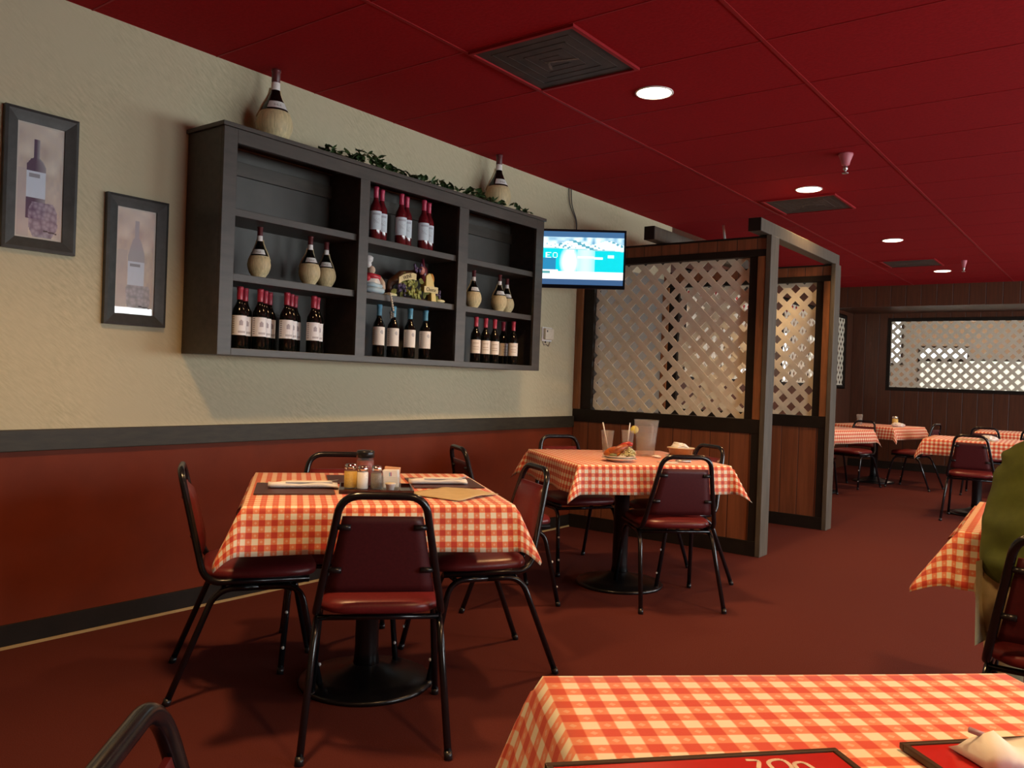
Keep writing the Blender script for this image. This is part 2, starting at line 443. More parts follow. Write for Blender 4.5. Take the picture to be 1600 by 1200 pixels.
# lattice panels in the far wall and in the far part of the left wall
def lattice_window(label, loc, w, z0, z1, axis):
    t = thing('lattice_panel', label, 'lattice', loc)
    f = MB(); e = .055
    def bb(u0, u1, a, b):
        if axis == 'y': f.bb(u0, u1, -.02, .06, a, b)
        else: f.bb(-.06, .02, u0, u1, a, b)
    bb(-.0, w, z0, z0 + e); bb(0, w, z1 - e, z1); bb(0, e, z0 + e, z1 - e); bb(w - e, w, z0 + e, z1 - e)
    f.build('frame', BLACKTRIM, t)
    lattice(e, w - e, z0 + e, z1 - e, -.008 if axis == 'y' else -.012, axis=axis).build('lattice', LATT, t)
    return t
lattice_window('long white lattice panel framed in the far wall', (FX0 - .02, YF + .02, 0), FX1 - FX0 + .04, 1.225, 2.355, 'y')
lattice_window('lattice panel in the left wall beside the second partition', (-.02, 7.70, 0), 2.42, 1.225, 2.375, 'x')
lattice_window('narrow looking lattice panel in the left wall near the far corner', (-.02, 10.58, 0), 2.94, 1.225, 2.375, 'x')

# ------------------------------------------------------------------ ceiling fittings
LENS = emit('lamp lens', (1.0, .80, .55), 9)
def can(x, y, label, e):
    t = thing('ceiling_light', label, 'ceiling light', (x, y, H), 0, 'recessed ceiling lights')
    r = MB(); r.lathe([(.090, -.001), (.100, -.001), (.101, -.005), (.096, -.008), (.091, -.007), (.090, -.001)], 36); r.build('trim_ring', WHITEPL, t)
    l = MB(); l.lathe([(0, -.012), (.05, -.0105), (.090, -.006), (.090, -.002), (0, -.002)], 36); l.build('lens', LENS, t)
    d = bpy.data.lights.new('can_lamp', 'SPOT'); d.energy = e; d.color = (1.0, .60, .26); d.spot_size = R(130); d.spot_blend = .65; d.shadow_soft_size = .11
    o = bpy.data.objects.new('can_lamp', d); COL.objects.link(o); o.location = (x, y, H - .03)
E0 = 165
can(1.60, 3.90, 'largest recessed ceiling light, beside the near square vent', E0)
can(1.62, 6.40, 'round ceiling light in front of the second vent, by the sprinkler', E0)
can(1.66, 8.93, 'third ceiling light from the camera, above the far aisle', E0 * .65)
can(1.69, 11.40, 'farthest ceiling light, beside the farthest vent', E0 * .6)
for x, y in ((1.58, 1.40), (4.1, -1.1), (4.1, 1.40), (4.1, 3.9), (4.1, 6.4), (4.1, 8.93), (4.1, 11.4)):
    d = bpy.data.lights.new('can_lamp', 'SPOT'); d.energy = E0 * (.6 if y > 8 else 1); d.color = (1.0, .60, .26); d.spot_size = R(130); d.spot_blend = .65; d.shadow_soft_size = .11
    o = bpy.data.objects.new('can_lamp', d); COL.objects.link(o); o.location = (x, y, H - .03)
    t = thing('ceiling_light', 'recessed ceiling light outside the view', 'ceiling light', (x, y, H), 0, 'recessed ceiling lights out of view')
    l = MB(); l.lathe([(0, -.012), (.05, -.0105), (.090, -.006), (.090, -.002), (0, -.002)], 24); l.build('lens', LENS, t)
VENT = M('dusty dark vent metal', (.045, .026, .020), .6, .5, 9, .05)
def vent(x0, x1, y0, y1, label):
    t = thing('ceiling_vent', label, 'vent', ((x0 + x1) / 2, (y0 + y1) / 2, H)); a, b = (x1 - x0) / 2, (y1 - y0) / 2
    f = MB(); e = .018
    for q in ((-a, a, -b, -b + e), (-a, a, b - e, b), (-a, -a + e, -b + e, b - e), (a - e, a, -b + e, b - e)): f.bb(q[0], q[1], q[2], q[3], -.014, -.001)
    f.build('frame', CEILBAR, t)
    s = MB(); s.bb(-a + e, a - e, -b + e, b - e, -.006, -.002); s.build('grille', VENT, t)
    s = MB()
    for k in range(1, 5):
        r = k * .055
        for q in ((-r, r, -r, -r + .006), (-r, r, r - .006, r), (-r, -r + .006, -r, r), (r - .006, r, -r, r)): s.bb(q[0], q[1], q[2], q[3], -.0075, -.006)
    s.build('louvre', VENT, t)
    s = MB(); s.box((.03, .01, -.0080), (.17, .016, .001), R(14)); s.box((-.055, .035, -.0080), (.012, .10, .001), R(24)); s.build('dust_mark', M('grey dust', (.16, .13, .11), .9, .4, 40), t)
vent(1.108, 1.70, 2.962, 3.558, 'near square dark ceiling vent above the first table')
vent(1.16, 1.752, 6.62, 7.22, 'second dark ceiling vent above the long beam')
vent(1.21, 1.80, 10.28, 10.88, 'farthest dark ceiling vent near the end wall')
def sprinkler(x, y, label, s=1):
    t = thing('sprinkler', label, 'sprinkler', (x, y, H))
    m = MB(); m.lathe([(.045 * s, -.001), (.045 * s, -.012), (.030 * s, -.05), (.024 * s, -.075), (.012, -.08)], 20); m.build('cone', M('pink paint', (.55, .16, .20), .5, .1, 20), t)
    m = MB(); m.lathe([(.010, -.078), (.014, -.085), (.014, -.105), (.006, -.11), (.006, -.122), (.020, -.125), (.020, -.129), (0, -.130)], 16); m.build('head', METAL, t)
sprinkler(2.125, 5.55, 'pink cone sprinkler head hanging from the red ceiling')
sprinkler(2.05, 10.6, 'small distant sprinkler head near the farthest light', .7)

# ------------------------------------------------------------------ bookcase
BY0, BY1, BX, BZ0, BZ1 = 2.208, 4.775, .30, 1.253, 2.330
bc = thing('wall_shelf', 'dark wood wall shelf unit holding wine bottles in nine compartments', 'shelf', (0, 0, BZ0))
def bpart(name, boxes, mat=SHELF, bev=.002):
    m = MB()
    for q in boxes: m.bb(q[0], q[1], q[2], q[3], q[4] - BZ0, q[5] - BZ0)
    return m.build(name, mat, bc, bev)
bpart('back_panel', [(.002, .016, BY0 + .02, BY1 - .02, BZ0 + .02, BZ1 - .03)], M('shelf back wood', (.060, .055, .048), .5, .3, 4, .03))
bpart('side_panel', [(.002, BX - .019, BY0, BY0 + .02, BZ0, BZ1 - .02)]); bpart('side_panel', [(.002, BX - .019, BY1 - .02, BY1, BZ0, BZ1 - .02)])
for y in (3.083, 3.912): bpart('divider', [(.016, BX - .019, y - .010, y + .010, BZ0 + .025, BZ1 - .03)])
bpart('top_board', [(.002, BX + .012, BY0 - .012, BY1 + .012, BZ1 - .02, BZ1)])
bpart('bottom_board', [(.002, BX - .019, BY0 + .02, BY1 - .02, BZ0, BZ0 + .032)])
bpart('face_frame', [(BX - .019, BX, BY0, BY0 + .073, BZ0, BZ1 - .02), (BX - .019, BX, BY1 - .088, BY1, BZ0, BZ1 - .02),
                     (BX - .019, BX, 3.048, 3.118, BZ0 + .032, BZ1 - .085), (BX - .019, BX, 3.868, 3.957, BZ0 + .032, BZ1 - .085),
                     (BX - .019, BX, BY0 + .073, BY1 - .088, BZ1 - .085, BZ1 - .02), (BX - .019, BX, BY0 + .073, BY1 - .088, BZ0, BZ0 + .034)], bev=.0015)
cols = [(BY0 + .02, 3.073), (3.093, 3.902), (3.922, BY1 - .02)]
for a, b in cols:
    for z in (1.640, 1.945): bpart('shelf', [(.016, BX - .022, a, b, z - .036, z)])
    bpart('nailer', [(.016, .034, a, b, 2.165, 2.235)])

# bottles
def bottle_parts(t, glass, cap, labfn, s=1.0, lab=(.07, .165), half=105):
    m = MB(); m.lathe([(0, .002), (.034, 0), (.0365, .004), (.0365, .170), (.034, .190), (.022, .212), (.0155, .228), (.0145, .285), (.016, .287), (.016, .296), (.013, .298), (0, .298)], 24)
    m.build('glass_body', glass, t)
    m = MB(); m.lathe([(.0152, .222 + .012), (.0156, .240), (.0156, .284), (.0172, .286), (.0172, .2985), (.015, .3005), (0, .3005)], 20); m.build('capsule', cap, t)
    rr = .0371; h = R(half)
    def sh(u, v): a = -h + 2 * h * u; return (rr * math.sin(a), -rr * math.cos(a), lab[0] + (lab[1] - lab[0]) * v)
    grid_paint('label', 0, 0, 26, 18, labfn, attrmat('printed paper label', .6), t, sh)
def lab_red(u, v):
    base = (.84, .84, .86)
    if .22 < u < .34 and int(v * 18) % 2 == 0 and .1 < v < .95: return (.34, .32, .36)
    if (u - .62) ** 2 * 6 + (v - .62) ** 2 * 2.4 < .045: return (.42, .38, .42)
    if .50 < u < .80 and .12 < v < .20: return (.5, .48, .5)
    return base
def lab_rose(u, v):
    if .25 < u < .75 and .80 < v < .88: return (.40, .45, .52)
    if .30 < u < .70 and .35 < v < .62 and hsh(int(u * 26), int(v * 18)) > .5: return (.50, .58, .64)
    return (.62, .72, .78)
def lab_blue(u, v):
    if .18 < u < .26 and int(v * 18) % 2 == 0 and .1 < v < .9: return (.45, .42, .40)
    if (u - .66) ** 2 * 5 + (v - .72) ** 2 * 3 < .035: return (.45, .45, .47)
    return (.76, .74, .70)
def lab_plain(u, v):
    if .3 < u < .7 and int(v * 18) in (5, 8, 13): return (.55, .45, .36)
    return (.80, .74, .66)
BR = R(48)
proto = {}
def bottle(kind, loc, rz, label, group):
    if kind not in proto:
        t = thing('wine_bottle', label, 'bottle', loc, rz, group)
        g, c, f, lb, hf = {'red': (GLASSD, CAPR, lab_red, (.066, .160), 105), 'rose': (ROSE, CAPP, lab_rose, (.055, .160), 88), 'blue': (GLASSD, CAPB, lab_blue, (.068, .172), 100), 'plain': (GLASSD, CAPR, lab_plain, (.062, .150), 85)}[kind]
        bottle_parts(t, g, c, f, 1, lb, hf); t.scale = (.92, .92, 1); proto[kind] = t; return t
    return dup(proto[kind], loc, rz, label, group)
SB = BZ0 + .0325; ordn = ['leftmost', 'second', 'third', 'rightmost']
posn = ['front', 'middle', 'back']
for ci, (y, n) in enumerate(((2.367, 2), (2.482, 3), (2.642, 3), (2.813, 2))):
    for k in range(n):
        pn = 'front' if k == 0 else ('rear' if k == n - 1 else 'middle')
        bottle('red', (.232 - .050 * k, y + .064 * k, SB), BR + R(4 * k), 'crimson capped bottle, %s of the %s cluster, lower left compartment' % (pn, ordn[ci]), 'crimson capped bottles in the lower left compartment')
for i, y in enumerate((3.286, 3.400, 3.538, 3.670)):
    bottle('blue', (.228, y, SB), BR, '%s front blue capped wine bottle in the lower middle compartment' % ordn[i], 'blue capped bottles')
    bottle('blue', (.160, y + .066, SB), BR, 'blue capped bottle hidden behind the %s front blue one' % ordn[i], 'blue capped bottles')
for i, y in enumerate((4.147, 4.247, 4.343, 4.551)):
    bottle('plain', (.23, y, SB), BR, '%s front crimson capped bottle in the lower right compartment' % ordn[i], 'crimson capped bottles in the lower right compartment')
bottle('plain', (.10, 4.02, SB), BR, 'shaded bottle at the left back of the lower right compartment', 'crimson capped bottles in the lower right compartment')
bottle('plain', (.13, 4.565, SB), BR + .5, 'dim bottle behind the rightmost one, lower right compartment', 'crimson capped bottles in the lower right compartment')
S3 = 1.9455
for i, y in enumerate((3.235, 3.437, 3.628)):
    for k in range(2):
        bottle('rose', (.222 - .03 * k, y + .074 * k - .0, S3), R(62), '%s rose pink capped bottle of the %s pair, top middle compartment' % (('front', 'rear')[k], ('left', 'middle', 'right')[i]), 'pink capped rose bottles')

# straw flasks
def flask_parts(t):
    m = MB(); m.lathe([(0, .001), (.030, 0), (.036, .004), (.034, .012), (.048, .032), (.0575, .055), (.060, .075), (.056, .098), (.049, .116), (.046, .119), (.040, .119)], 28); m.build('straw_basket', STRAW, t)
    m = MB(); m.lathe([(.042, .112), (.046, .118), (.036, .142), (.024, .165), (.0165, .185), (.0130, .205), (.0125, .262), (.0145, .264), (.0145, .270), (0, .271)], 24); m.build('glass_body', GLASSD, t)
    m = MB(); m.lathe([(.0135, .226), (.0140, .227), (.0140, .2625), (.0158, .264), (.0158, .2715), (0, .273)], 18); m.build('capsule', M('dark red foil', (.11, .018, .022), .4, .2, 40), t)
    m = MB(); m.lathe([(.0143, .197), (.0147, .198), (.0140, .224), (.0136, .225)], 18); m.build('neck_label', PAPER, t)
    def sh(u, v):
        a = R(-52) + R(104) * u; z = .126 + .026 * v; r = .0470 - (z - .118) * .455
        return (r * math.sin(a), -r * math.cos(a), z)
    def lf(u, v):
        if .3 < u < .7 and .3 < v < .65 and hsh(int(u * 14), int(v * 8)) > .45: return (.45, .44, .42)
        return (.72, .72, .70)
    grid_paint('label', 0, 0, 14, 8, lf, attrmat('printed paper label', .6), t, sh)
    m = MB()
    for a in (R(20), R(160)):
        pts = [(math.cos(a) * r, math.sin(a) * r, z) for r, z in ((.0575, .10), (.050, .118), (.041, .142), (.029, .165), (.0205, .186), (.017, .205))]
        m.tube(pts, .0035, 6)
    m.build('straw_strap', STRAW, t)
fl = None
FLG = 'straw covered wine flasks'
for loc, s, rz, lab in (((.17, 2.512, 1.6405), .96, R(48), 'straw flask standing alone at left on the middle left shelf'),
                        ((.185, 2.815, 1.6405), .96, R(70), 'left one of the two touching straw flasks, middle left shelf'),
                        ((.145, 2.957, 1.6405), .94, R(52), 'right one of the two touching straw flasks, middle left shelf'),
                        ((.17, 4.178, 1.6405), .94, R(70), 'straw flask alone at left on the middle right shelf'),
                        ((.19, 4.43, 1.6405), .94, R(60), 'front straw flask of the pair on the middle right shelf'),
                        ((.13, 4.59, 1.6405), .92, R(50), 'rear right straw flask of the pair, middle right shelf'),
                        ((.135, 2.60, BZ1 + .0005), (1.54, 1.54, 1.43), R(70), 'large straw flask on top of the shelf unit at left'),
                        ((.135, 4.445, BZ1 + .0005), (1.52, 1.52, 1.45), R(70), 'large straw flask on top of the shelf unit amid ivy at right')):
    if fl is None: fl = thing('straw_flask', lab, 'flask', loc, rz, FLG); flask_parts(fl); o = fl
    else: o = dup(fl, loc, rz, lab, FLG)
    o.scale = s if isinstance(s, tuple) else (s, s, s)

# figurine with string of beads, fruit plaque
t = thing('figurine', 'small white, red and pale blue ceramic figurine at left, centre shelf', 'figurine', (.225, 3.215, 1.6405), R(60)); t.scale = (1.3, 1.3, 1.35)
W_ = M('white glaze', (.72, .74, .74), .25, .1, 30)
m = MB(); m.lathe([(0, 0), (.045, .001), (.05, .01), (.042, .035), (.034, .06), (.024, .082), (0, .09)], 20, T=Matrix.Diagonal((1.15, .8, 1, 1))); m.build('body', W_, t)
m = MB(); m.tube([(-.05, -.02, .012), (0, -.045, .014), (.05, -.02, .012)], .012, 8); m.tube([(-.04, -.02, .034), (0, -.036, .036), (.045, -.012, .030)], .010, 8); m.build('apron', M('pale blue glaze', (.42, .58, .66), .25, .1, 30), t)
m = MB(); m.tube([(-.03, -.01, .075), (0, -.026, .072), (.03, -.008, .070), (.036, .0, .05)], .012, 8); m.ball((-.02, -.024, .062), .013); m.build('scarf', M('red glaze', (.50, .03, .05), .25, .1, 30), t)
m = MB(); m.ball((0, -.002, .098), .018); m.build('head', M('tan glaze', (.62, .48, .36), .3, .1, 30), t)
m = MB(); m.tube([(.03, 0, .07), (.05, -.005, .045), (.052, -.015, .02)], [.014, .013, .01], 8); m.build('arm', M('tan glaze', (.62, .48, .36)), t)
m = MB(); m.lathe([(.014, .108), (.015, .122), (.013, .128), (.020, .136), (.022, .150), (.012, .158), (0, .158)], 14, c=(-.014, 0, 0)); m.build('hat', W_, t)
t = thing('bead_string', 'pale string of beads hanging over the centre shelf edge', 'beads', (.30, 3.30, 1.6405), 0)
m = MB()
for k in range(4): m.ball((-.045 + .013 * k, 0, .006), .006, 8, 6)
for k in range(7): m.ball((.0 + .0, .004 * k, -.004 - .0135 * k), .0072, 8, 6)
m.build('bead', M('ivory beads', (.62, .58, .46), .4, .2, 30), t)
m = MB()
for k in range(5): m.ball((.001, .006 + .016 * (k % 2), -.100 - .007 * k), .008, 8, 6)
m.build('tassel', M('grey dark beads', (.20, .19, .17), .4, .3, 30), t)

pl = thing('fruit_plaque', 'sculpted fruit, grapes and cheese ornament with banners on the centre shelf', 'ornament', (.17, 3.60, 1.6405), R(90))
pl.rotation_euler = (0, 0, R(90) - R(6)); pl.scale = (1.0, 1.0, 1.28)
LEAFG = M('olive leaf paint', (.20, .22, .05), .5, .3, 30); GRPU = M('purple grape paint', (.075, .05, .12), .35, .3, 30); GRGR = M('green grape paint', (.34, .36, .10), .35, .2, 30)
YEL = M('yellow cheese paint', (.66, .52, .16), .45, .12, 20); ORA = M('orange fruit paint', (.60, .26, .05), .4, .15, 20)
m = MB(); m.bb(-.20, .20, -.01, .05, 0, .012); m.tube([(-.16, .02, .01), (-.15, .02, .07), (-.07, .02, .115), (.05, .02, .13), (.14, .02, .10), (.17, .02, .02)], .022, 10); m.build('base', M('brown painted base', (.14, .06, .03), .5, .3, 30), pl)
m = MB()
for k in range(34):
    a = k * 2.4; x = -.19 + .38 * hsh(k, 1); z = .012 + hsh(k, 2) * .11 * (1 - (x / .23) ** 2); y = -.03 - .02 * hsh(k, 3)
    T = Matrix.Translation((x, y, z)) @ Matrix.Rotation(a, 4, 'Y') @ Matrix.Rotation(.5 * (hsh(k, 4) - .5), 4, 'X')
    m.add([(0, 0, -.022), (.013, .004, -.006), (.010, .004, .012), (0, 0, .024), (-.010, .004, .012), (-.013, .004, -.006), (0, -.004, 0)], [(0, 1, 6), (1, 2, 6), (2, 3, 6), (3, 4, 6), (4, 5, 6), (5, 0, 6)], 0, False, T)
m.build('leaves', LEAFG, pl)['kind'] = 'stuff'
def grapes(cx, cz, n, mat, sx=.03, sz=.03):
    m = MB()
    for k in range(n): m.ball((cx + (hsh(k, cx) - .5) * 2 * sx, -.045 - .012 * hsh(k, 7), cz + (hsh(k, cz, 5) - .5) * 2 * sz), .0085, 8, 6)
    m.build('grape_cluster', mat, pl)
grapes(-.115, .045, 18, GRPU); grapes(.0, .150, 14, GRPU, .045, .018); grapes(-.02, .028, 20, GRGR, .045, .018); grapes(.165, .04, 9, GRPU, .018, .014); grapes(-.05, .075, 12, GRGR, .025, .015)
m = MB(); m.prism([(.06, .05), (.135, .045), (.12, .10), (.09, .135), (.06, .12)], -.062, -.01); m.prism([(.11, .0), (.15, .0), (.14, .045), (.105, .045)], -.06, -.02); m.build('cheese', YEL, pl, .004)
m = MB(); m.ball((.118, -.04, .105), .026, sc=(.8, .6, 1.2)); m.build('pear', ORA, pl)
m = MB(); m.ball((.035, -.045, .142), .020); m.build('peach', M('pink peach paint', (.62, .25, .20), .4, .3, 40), pl)
m = MB(); m.tube([(.062, -.03, .09), (.066, -.03, .15), (.060, -.03, .165), (.052, -.03, .20)], [.022, .022, .010, .009], 12); m.build('bottle', M('wine red paint', (.10, .012, .025), .3, .2, 30), pl)
m = MB(); m.ball((.20, -.04, .010), .026, sc=(1.3, .7, .32)); m.ball((-.185, -.04, .012), .03, sc=(1.4, .6, .3)); m.build('cheese_slice', M('pale cheese paint', (.80, .74, .42), .4, .1, 30), pl)
BAN = M('straw coloured banner', (.62, .52, .24), .5, .12, 30)
def txt(s, size, parent, mat, loc, rot, name='lettering', depth=.0006):
    c = bpy.data.curves.new('t', 'FONT'); c.body = s; c.size = size; c.extrude = depth; c.align_x = 'CENTER'; c.align_y = 'CENTER'
    ob = bpy.data.objects.new('t', c); COL.objects.link(ob)
    dg = bpy.context.evaluated_depsgraph_get(); me = bpy.data.meshes.new_from_object(ob.evaluated_get(dg))
    bpy.data.objects.remove(ob); me.materials.clear(); me.materials.append(mat)
    o = bpy.data.objects.new(name, me); COL.objects.link(o); o.parent = parent; o.location = loc; o.rotation_euler = rot; return o
def banner(pts, w):
    m = MB(); vs = []
    for x, z in pts: vs += [(x, -.064, z - w / 2), (x, -.064, z + w / 2), (x, -.058, z - w / 2), (x, -.058, z + w / 2)]
    fs = []
    for i in range(len(pts) - 1):
        a = 4 * i; fs += [(a, a + 4, a + 5, a + 1), (a + 2, a + 3, a + 7, a + 6), (a + 1, a + 5, a + 7, a + 3), (a, a + 2, a + 6, a + 4)]
    n = 4 * (len(pts) - 1); fs += [(0, 1, 3, 2), (n, n + 2, n + 3, n + 1)]
    m.add(vs, fs); return m.build('banner', BAN, pl)
b1 = banner([(-.150, .080), (-.12, .094), (-.085, .103), (-.045, .108), (-.02, .105)], .030)
b2 = banner([(.045, .055), (.09, .058), (.155, .056)], .030)
INK = M('brown ink', (.05, .035, .02), .7, .1, 30)
txt('WINE', .026, b1, INK, (-.088, -.0648, .101), (R(90), R(-16), 0)); txt('Cheese', .026, b2, INK, (.100, -.0648, .056), (R(90), 0, 0))

# ivy garland along the top
t = thing('ivy_garland', 'green artificial ivy garland trailing along the shelf unit top', 'garland', (0, 0, BZ1))
LV = M('ivy leaf', (.045, .085, .022), .5, .5, 40, col2=(.012, .035, .010)); STM = M('ivy stem', (.07, .045, .02), .7, .3, 30)
m = MB()
path = [(.22 + .035 * math.sin(5 * y), y, .012 + .01 * math.sin(9 * y) ** 2) for y in [2.84 + i * .045 for i in range(42)]]
m.tube(path, .004, 6); m.build('vine', STM, t)
m = MB()
for k in range(560):
    y = 2.83 + 1.87 * hsh(k, 11)
    if hsh(k, 12) > (1.0 if 3.02 < y < 3.36 else .62): continue
    big = max(0, 1 - abs(y - 3.18) / .2); mid = max(0, 1 - abs(y - 4.03) / .12)
    if abs(y - 4.445) < .075 and hsh(k, 5) < .7: continue
    x = .215 + .08 * (hsh(k, 13) - .4) + .035 * math.sin(5 * y) * .5; z = .012 + hsh(k, 14) * (.030 + .062 * big + .018 * mid)
    T = Matrix.Translation((x, y, z)) @ Matrix.Rotation(hsh(k, 15) * 6.28, 4, 'Z') @ Matrix.Rotation((hsh(k, 16) - .3) * 1.6, 4, 'X') @ Matrix.Scale(1.0 + .7 * hsh(k, 17), 4)
    m.add([(0, 0, 0), (.012, .006, -.002), (.009, .016, -.001), (.011, .021, -.003), (0, .033, -.004), (-.011, .021, -.003), (-.009, .016, -.001), (-.012, .006, -.002), (0, .014, .003)],
          [(0, 1, 8), (1, 2, 8), (2, 3, 8), (3, 4, 8), (4, 5, 8), (5, 6, 8), (6, 7, 8), (7, 0, 8)], 0, False, T)
o = m.build('leaves', LV, t, fix=False); o['kind'] = 'stuff'
for v in o.data.vertices:
    if v.co.z < .002: v.co.z = .002

# ------------------------------------------------------------------ pictures
def picture(y0, y1, z0, z1, fn, label, tilt=0):
    w, h = y1 - y0, z1 - z0
    t = thing('framed_picture', label, 'picture', (.002, (y0 + y1) / 2, (z0 + z1) / 2)); t.rotation_euler = (tilt, 0, 0)
    FR = M('grey black frame', (.045, .048, .046), .4, .3, 20, .05)
    m = MB(); e = .052
    pr = [(0, 0), (.024, 0), (.028, .012), (.020, .034), (.014, e), (0, e)]
    # mitred moulding on four sides
    def side(p, q, inw):
        vs = []
        for c, s in ((p, 1), (q, -1)):
            for d, o in pr:
                along = (Vector(q) - Vector(p)).normalized() * o * s
                P = Vector(c) + Vector(inw) * o + along; vs.append((d, P[0], P[1]))
        n = len(pr); fs = [tuple(range(n)), tuple(range(2 * n - 1, n - 1, -1))] + [(i, (i + 1) % n, (i + 1) % n + n, i + n) for i in range(n)]
        m.add(vs, fs)
    a, b = w / 2, h / 2
    side((-a, -b), (a, -b), (0, 1)); side((a, -b), (a, b), (-1, 0)); side((a, b), (-a, b), (0, -1)); side((-a, b), (-a, -b), (1, 0))
    m.build('frame', FR, t)
    iw, ih = w - 2 * e + .01, h - 2 * e + .01
    m = MB(); m.bb(.0, .006, -iw / 2, iw / 2, -ih / 2, ih / 2); m.build('backing', FR, t)
    grid_paint('print', 0, 0, 60, 150, fn, attrmat('art print', .55), t, lambda u, v: (.0065, (u - .5) * iw, (v - .5) * ih))
    m = MB(); m.bb(.0085, .0095, -iw / 2, iw / 2, -ih / 2, ih / 2); m.build('glass', pane('picture glass'), t)
def art(cx, neckw, body, glass, labc, low, top, lab0, lab1, bot, grapes_c):
    def fn(u, v):
        if u < .06 or u > .94 or v < .025 or v > .975: return (.62, .56, .50)
        n = vnoise(u * 5, v * 9); n2 = vnoise(u * 16 + 9, v * 30)
        c = lerp((.42, .33, .26), (.58, .50, .42), n); c = lerp(c, (.36, .30, .32), .5 * n2); c = lerp(c, (.70, .64, .56), .6 * clamp(vnoise(u * 4 + 5, v * 8 + 2) * 2 - 1))
        if u < .3 and v < .6: c = lerp(c, (.40, .34, .34), .6)
        bw = None
        if bot < v < lab1 + .05: bw = body
        elif lab1 + .05 <= v < top - .16: bw = neckw + (body - neckw) * clamp((top - .16 - v) / max(.01, (top - .16 - lab1 - .05))) ** .6
        elif top - .16 <= v < top: bw = neckw
        if bw and abs(u - cx) < bw:
            c = lerp(glass, lerp(glass, (.35, .33, .35), .8), clamp((u - cx) / bw * .8 + .1))
            if lab0 < v < lab1:
                c = lerp(labc, lerp(labc, (.4, .4, .45), .5), .25 * n2)
                if lab1 - .05 < v < lab1 - .02 and abs(u - cx + .03) < body * .6: c = (.25, .25, .28)
        d = math.hypot((u - .58) * 1.0, (v - .20) * 1.35)
        gr = .26 + .06 * vnoise(u * 9, v * 16)
        if d < gr and v < low:
            gx, gy = u * 11, v * 24; best = 9
            for ii in (-1, 0, 1):
                for jj in (-1, 0, 1):
                    a_, b_ = math.floor(gx) + ii, math.floor(gy) + jj
                    best = min(best, math.hypot(gx - a_ - .5 - .95 * (hsh(a_, b_, 3) - .5), gy - b_ - .5 - .95 * (hsh(b_, a_, 8) - .5)))
            c = lerp(c, lerp(lerp(grapes_c, (.48, .42, .50), .6), tuple(x * .7 for x in grapes_c), clamp(best * 1.3)), .8)
        if .60 < u < .86 and abs(v - (.075 + .05 * (.86 - u))) < .006: c = (.06, .05, .05)
        return tuple(min(.85, x * 1.25) for x in c)
    return fn
picture(1.395, 1.686, 1.648, 2.226, art(.42, .055, .19, (.06, .03, .07), (.55, .60, .68), .33, .86, .36, .585, .18, (.16, .11, .20)), 'larger framed print of a dark wine bottle, at the far left')
picture(1.818, 2.108, 1.370, 1.955, art(.52, .05, .20, (.34, .32, .34), (.50, .54, .62), .28, .88, .28, .50, .16, (.34, .34, .36)), 'framed print of a pale bottle, lower, beside the shelf unit')

# ------------------------------------------------------------------ television, cable, thermostat
tv = thing('television', 'wall mounted flat television showing a cyan and white screen', 'television', (.347, 5.125, 2.09), .6493)
tv.rotation_euler = (R(4), R(-.6), .6493)
TW, TH_ = .735, .432
m = MB(); m.bb(-TW / 2, TW / 2, .003, .045, -TH_ / 2, TH_ / 2); m.build('housing', BLACKPL, tv, .006)
m = MB()
for q in ((-TW / 2, TW / 2, TH_ / 2 - .014, TH_ / 2), (-TW / 2, TW / 2, -TH_ / 2, -TH_ / 2 + .026), (-TW / 2, -TW / 2 + .013, -TH_ / 2 + .026, TH_ / 2 - .014), (TW / 2 - .013, TW / 2, -TH_ / 2 + .026, TH_ / 2 - .014)): m.bb(q[0], q[1], -.010, .003, q[2], q[3])
m.build('bezel', M('glossy black bezel', (.006, .008, .012), .12, .2, 30), tv, .002)
GL = {'V': ['10001', '10001', '10001', '01010', '01010', '00100', '00100'], 'E': ['11111', '10000', '10000', '11110', '10000', '10000', '11111'], 'O': ['01110', '10001', '10001', '10001', '10001', '10001', '01110']}
def tvf(u, v):
    # u right, v up
    if v > .90: return (.045, .13, .27)
    if v < .105: return (.04, .10, .22)
    wv = .70 - .05 * u
    if v > wv:
        n = vnoise(u * 22, v * 14); n2 = vnoise(u * 46 + 3, v * 30)
        if v > .80 + .04 * math.sin(u * 17) : return lerp((.12, .35, .55), (.75, .95, 1.), clamp(n * 1.3))
        return (.10, .35, .45) if n2 > .74 else (.78, .97, 1.)
    if v > wv - .012: return (.30, .60, .62)
    if v < .25: return (1.0, 1.0, 1.0) if not (u < .23 and abs(v - .225) < .018) else (.10, .35, .36)
    if u < .32 and v < .285: return (.85, .97, .97)
    c = (.0, .62, .70)
    if u < .29 and .28 < v < .50: c = (.02, .22, .42)
    # player silhouette
    d = math.hypot((u - .435) / .065, (v - .43) / .19); hd = math.hypot((u - .44) / .035, (v - .635) / .05)
    dmin = min(d, hd)
    if dmin < 1: return (1., 1., 1.)
    c = lerp((.9, 1., 1.), c, clamp((dmin - 1) / .7))
    if .52 < u < .70: c = lerp((.62, .95, .93), c, clamp(abs(u - .60) / .13) ** 2)
    if .52 < u < .78 and abs(v - (.525 - .06 * (u - .52))) < .022: return (.85, 1., 1.)
    if .83 < u < .90 and abs(v - .545) < .035: return (.65, .93, .94)
    for ch, x0 in (('V', .05), ('I', .0), ('E', .185), ('O', .255)):
        if ch in GL and x0 <= u < x0 + .055 and .50 < v < .60:
            i = int((u - x0) / .011); j = int((.60 - v) / .0143)
            if 0 <= j < 7 and 0 <= i < 5 and GL[ch][j][i] == '1': return (.75, 1., 1.)
    return c
sc_ = grid_paint('screen', TW - .03, TH_ - .045, 120, 68, tvf, attrmat('lit screen', .25, 1.3), tv); sc_.location = (0, -.004, .006)
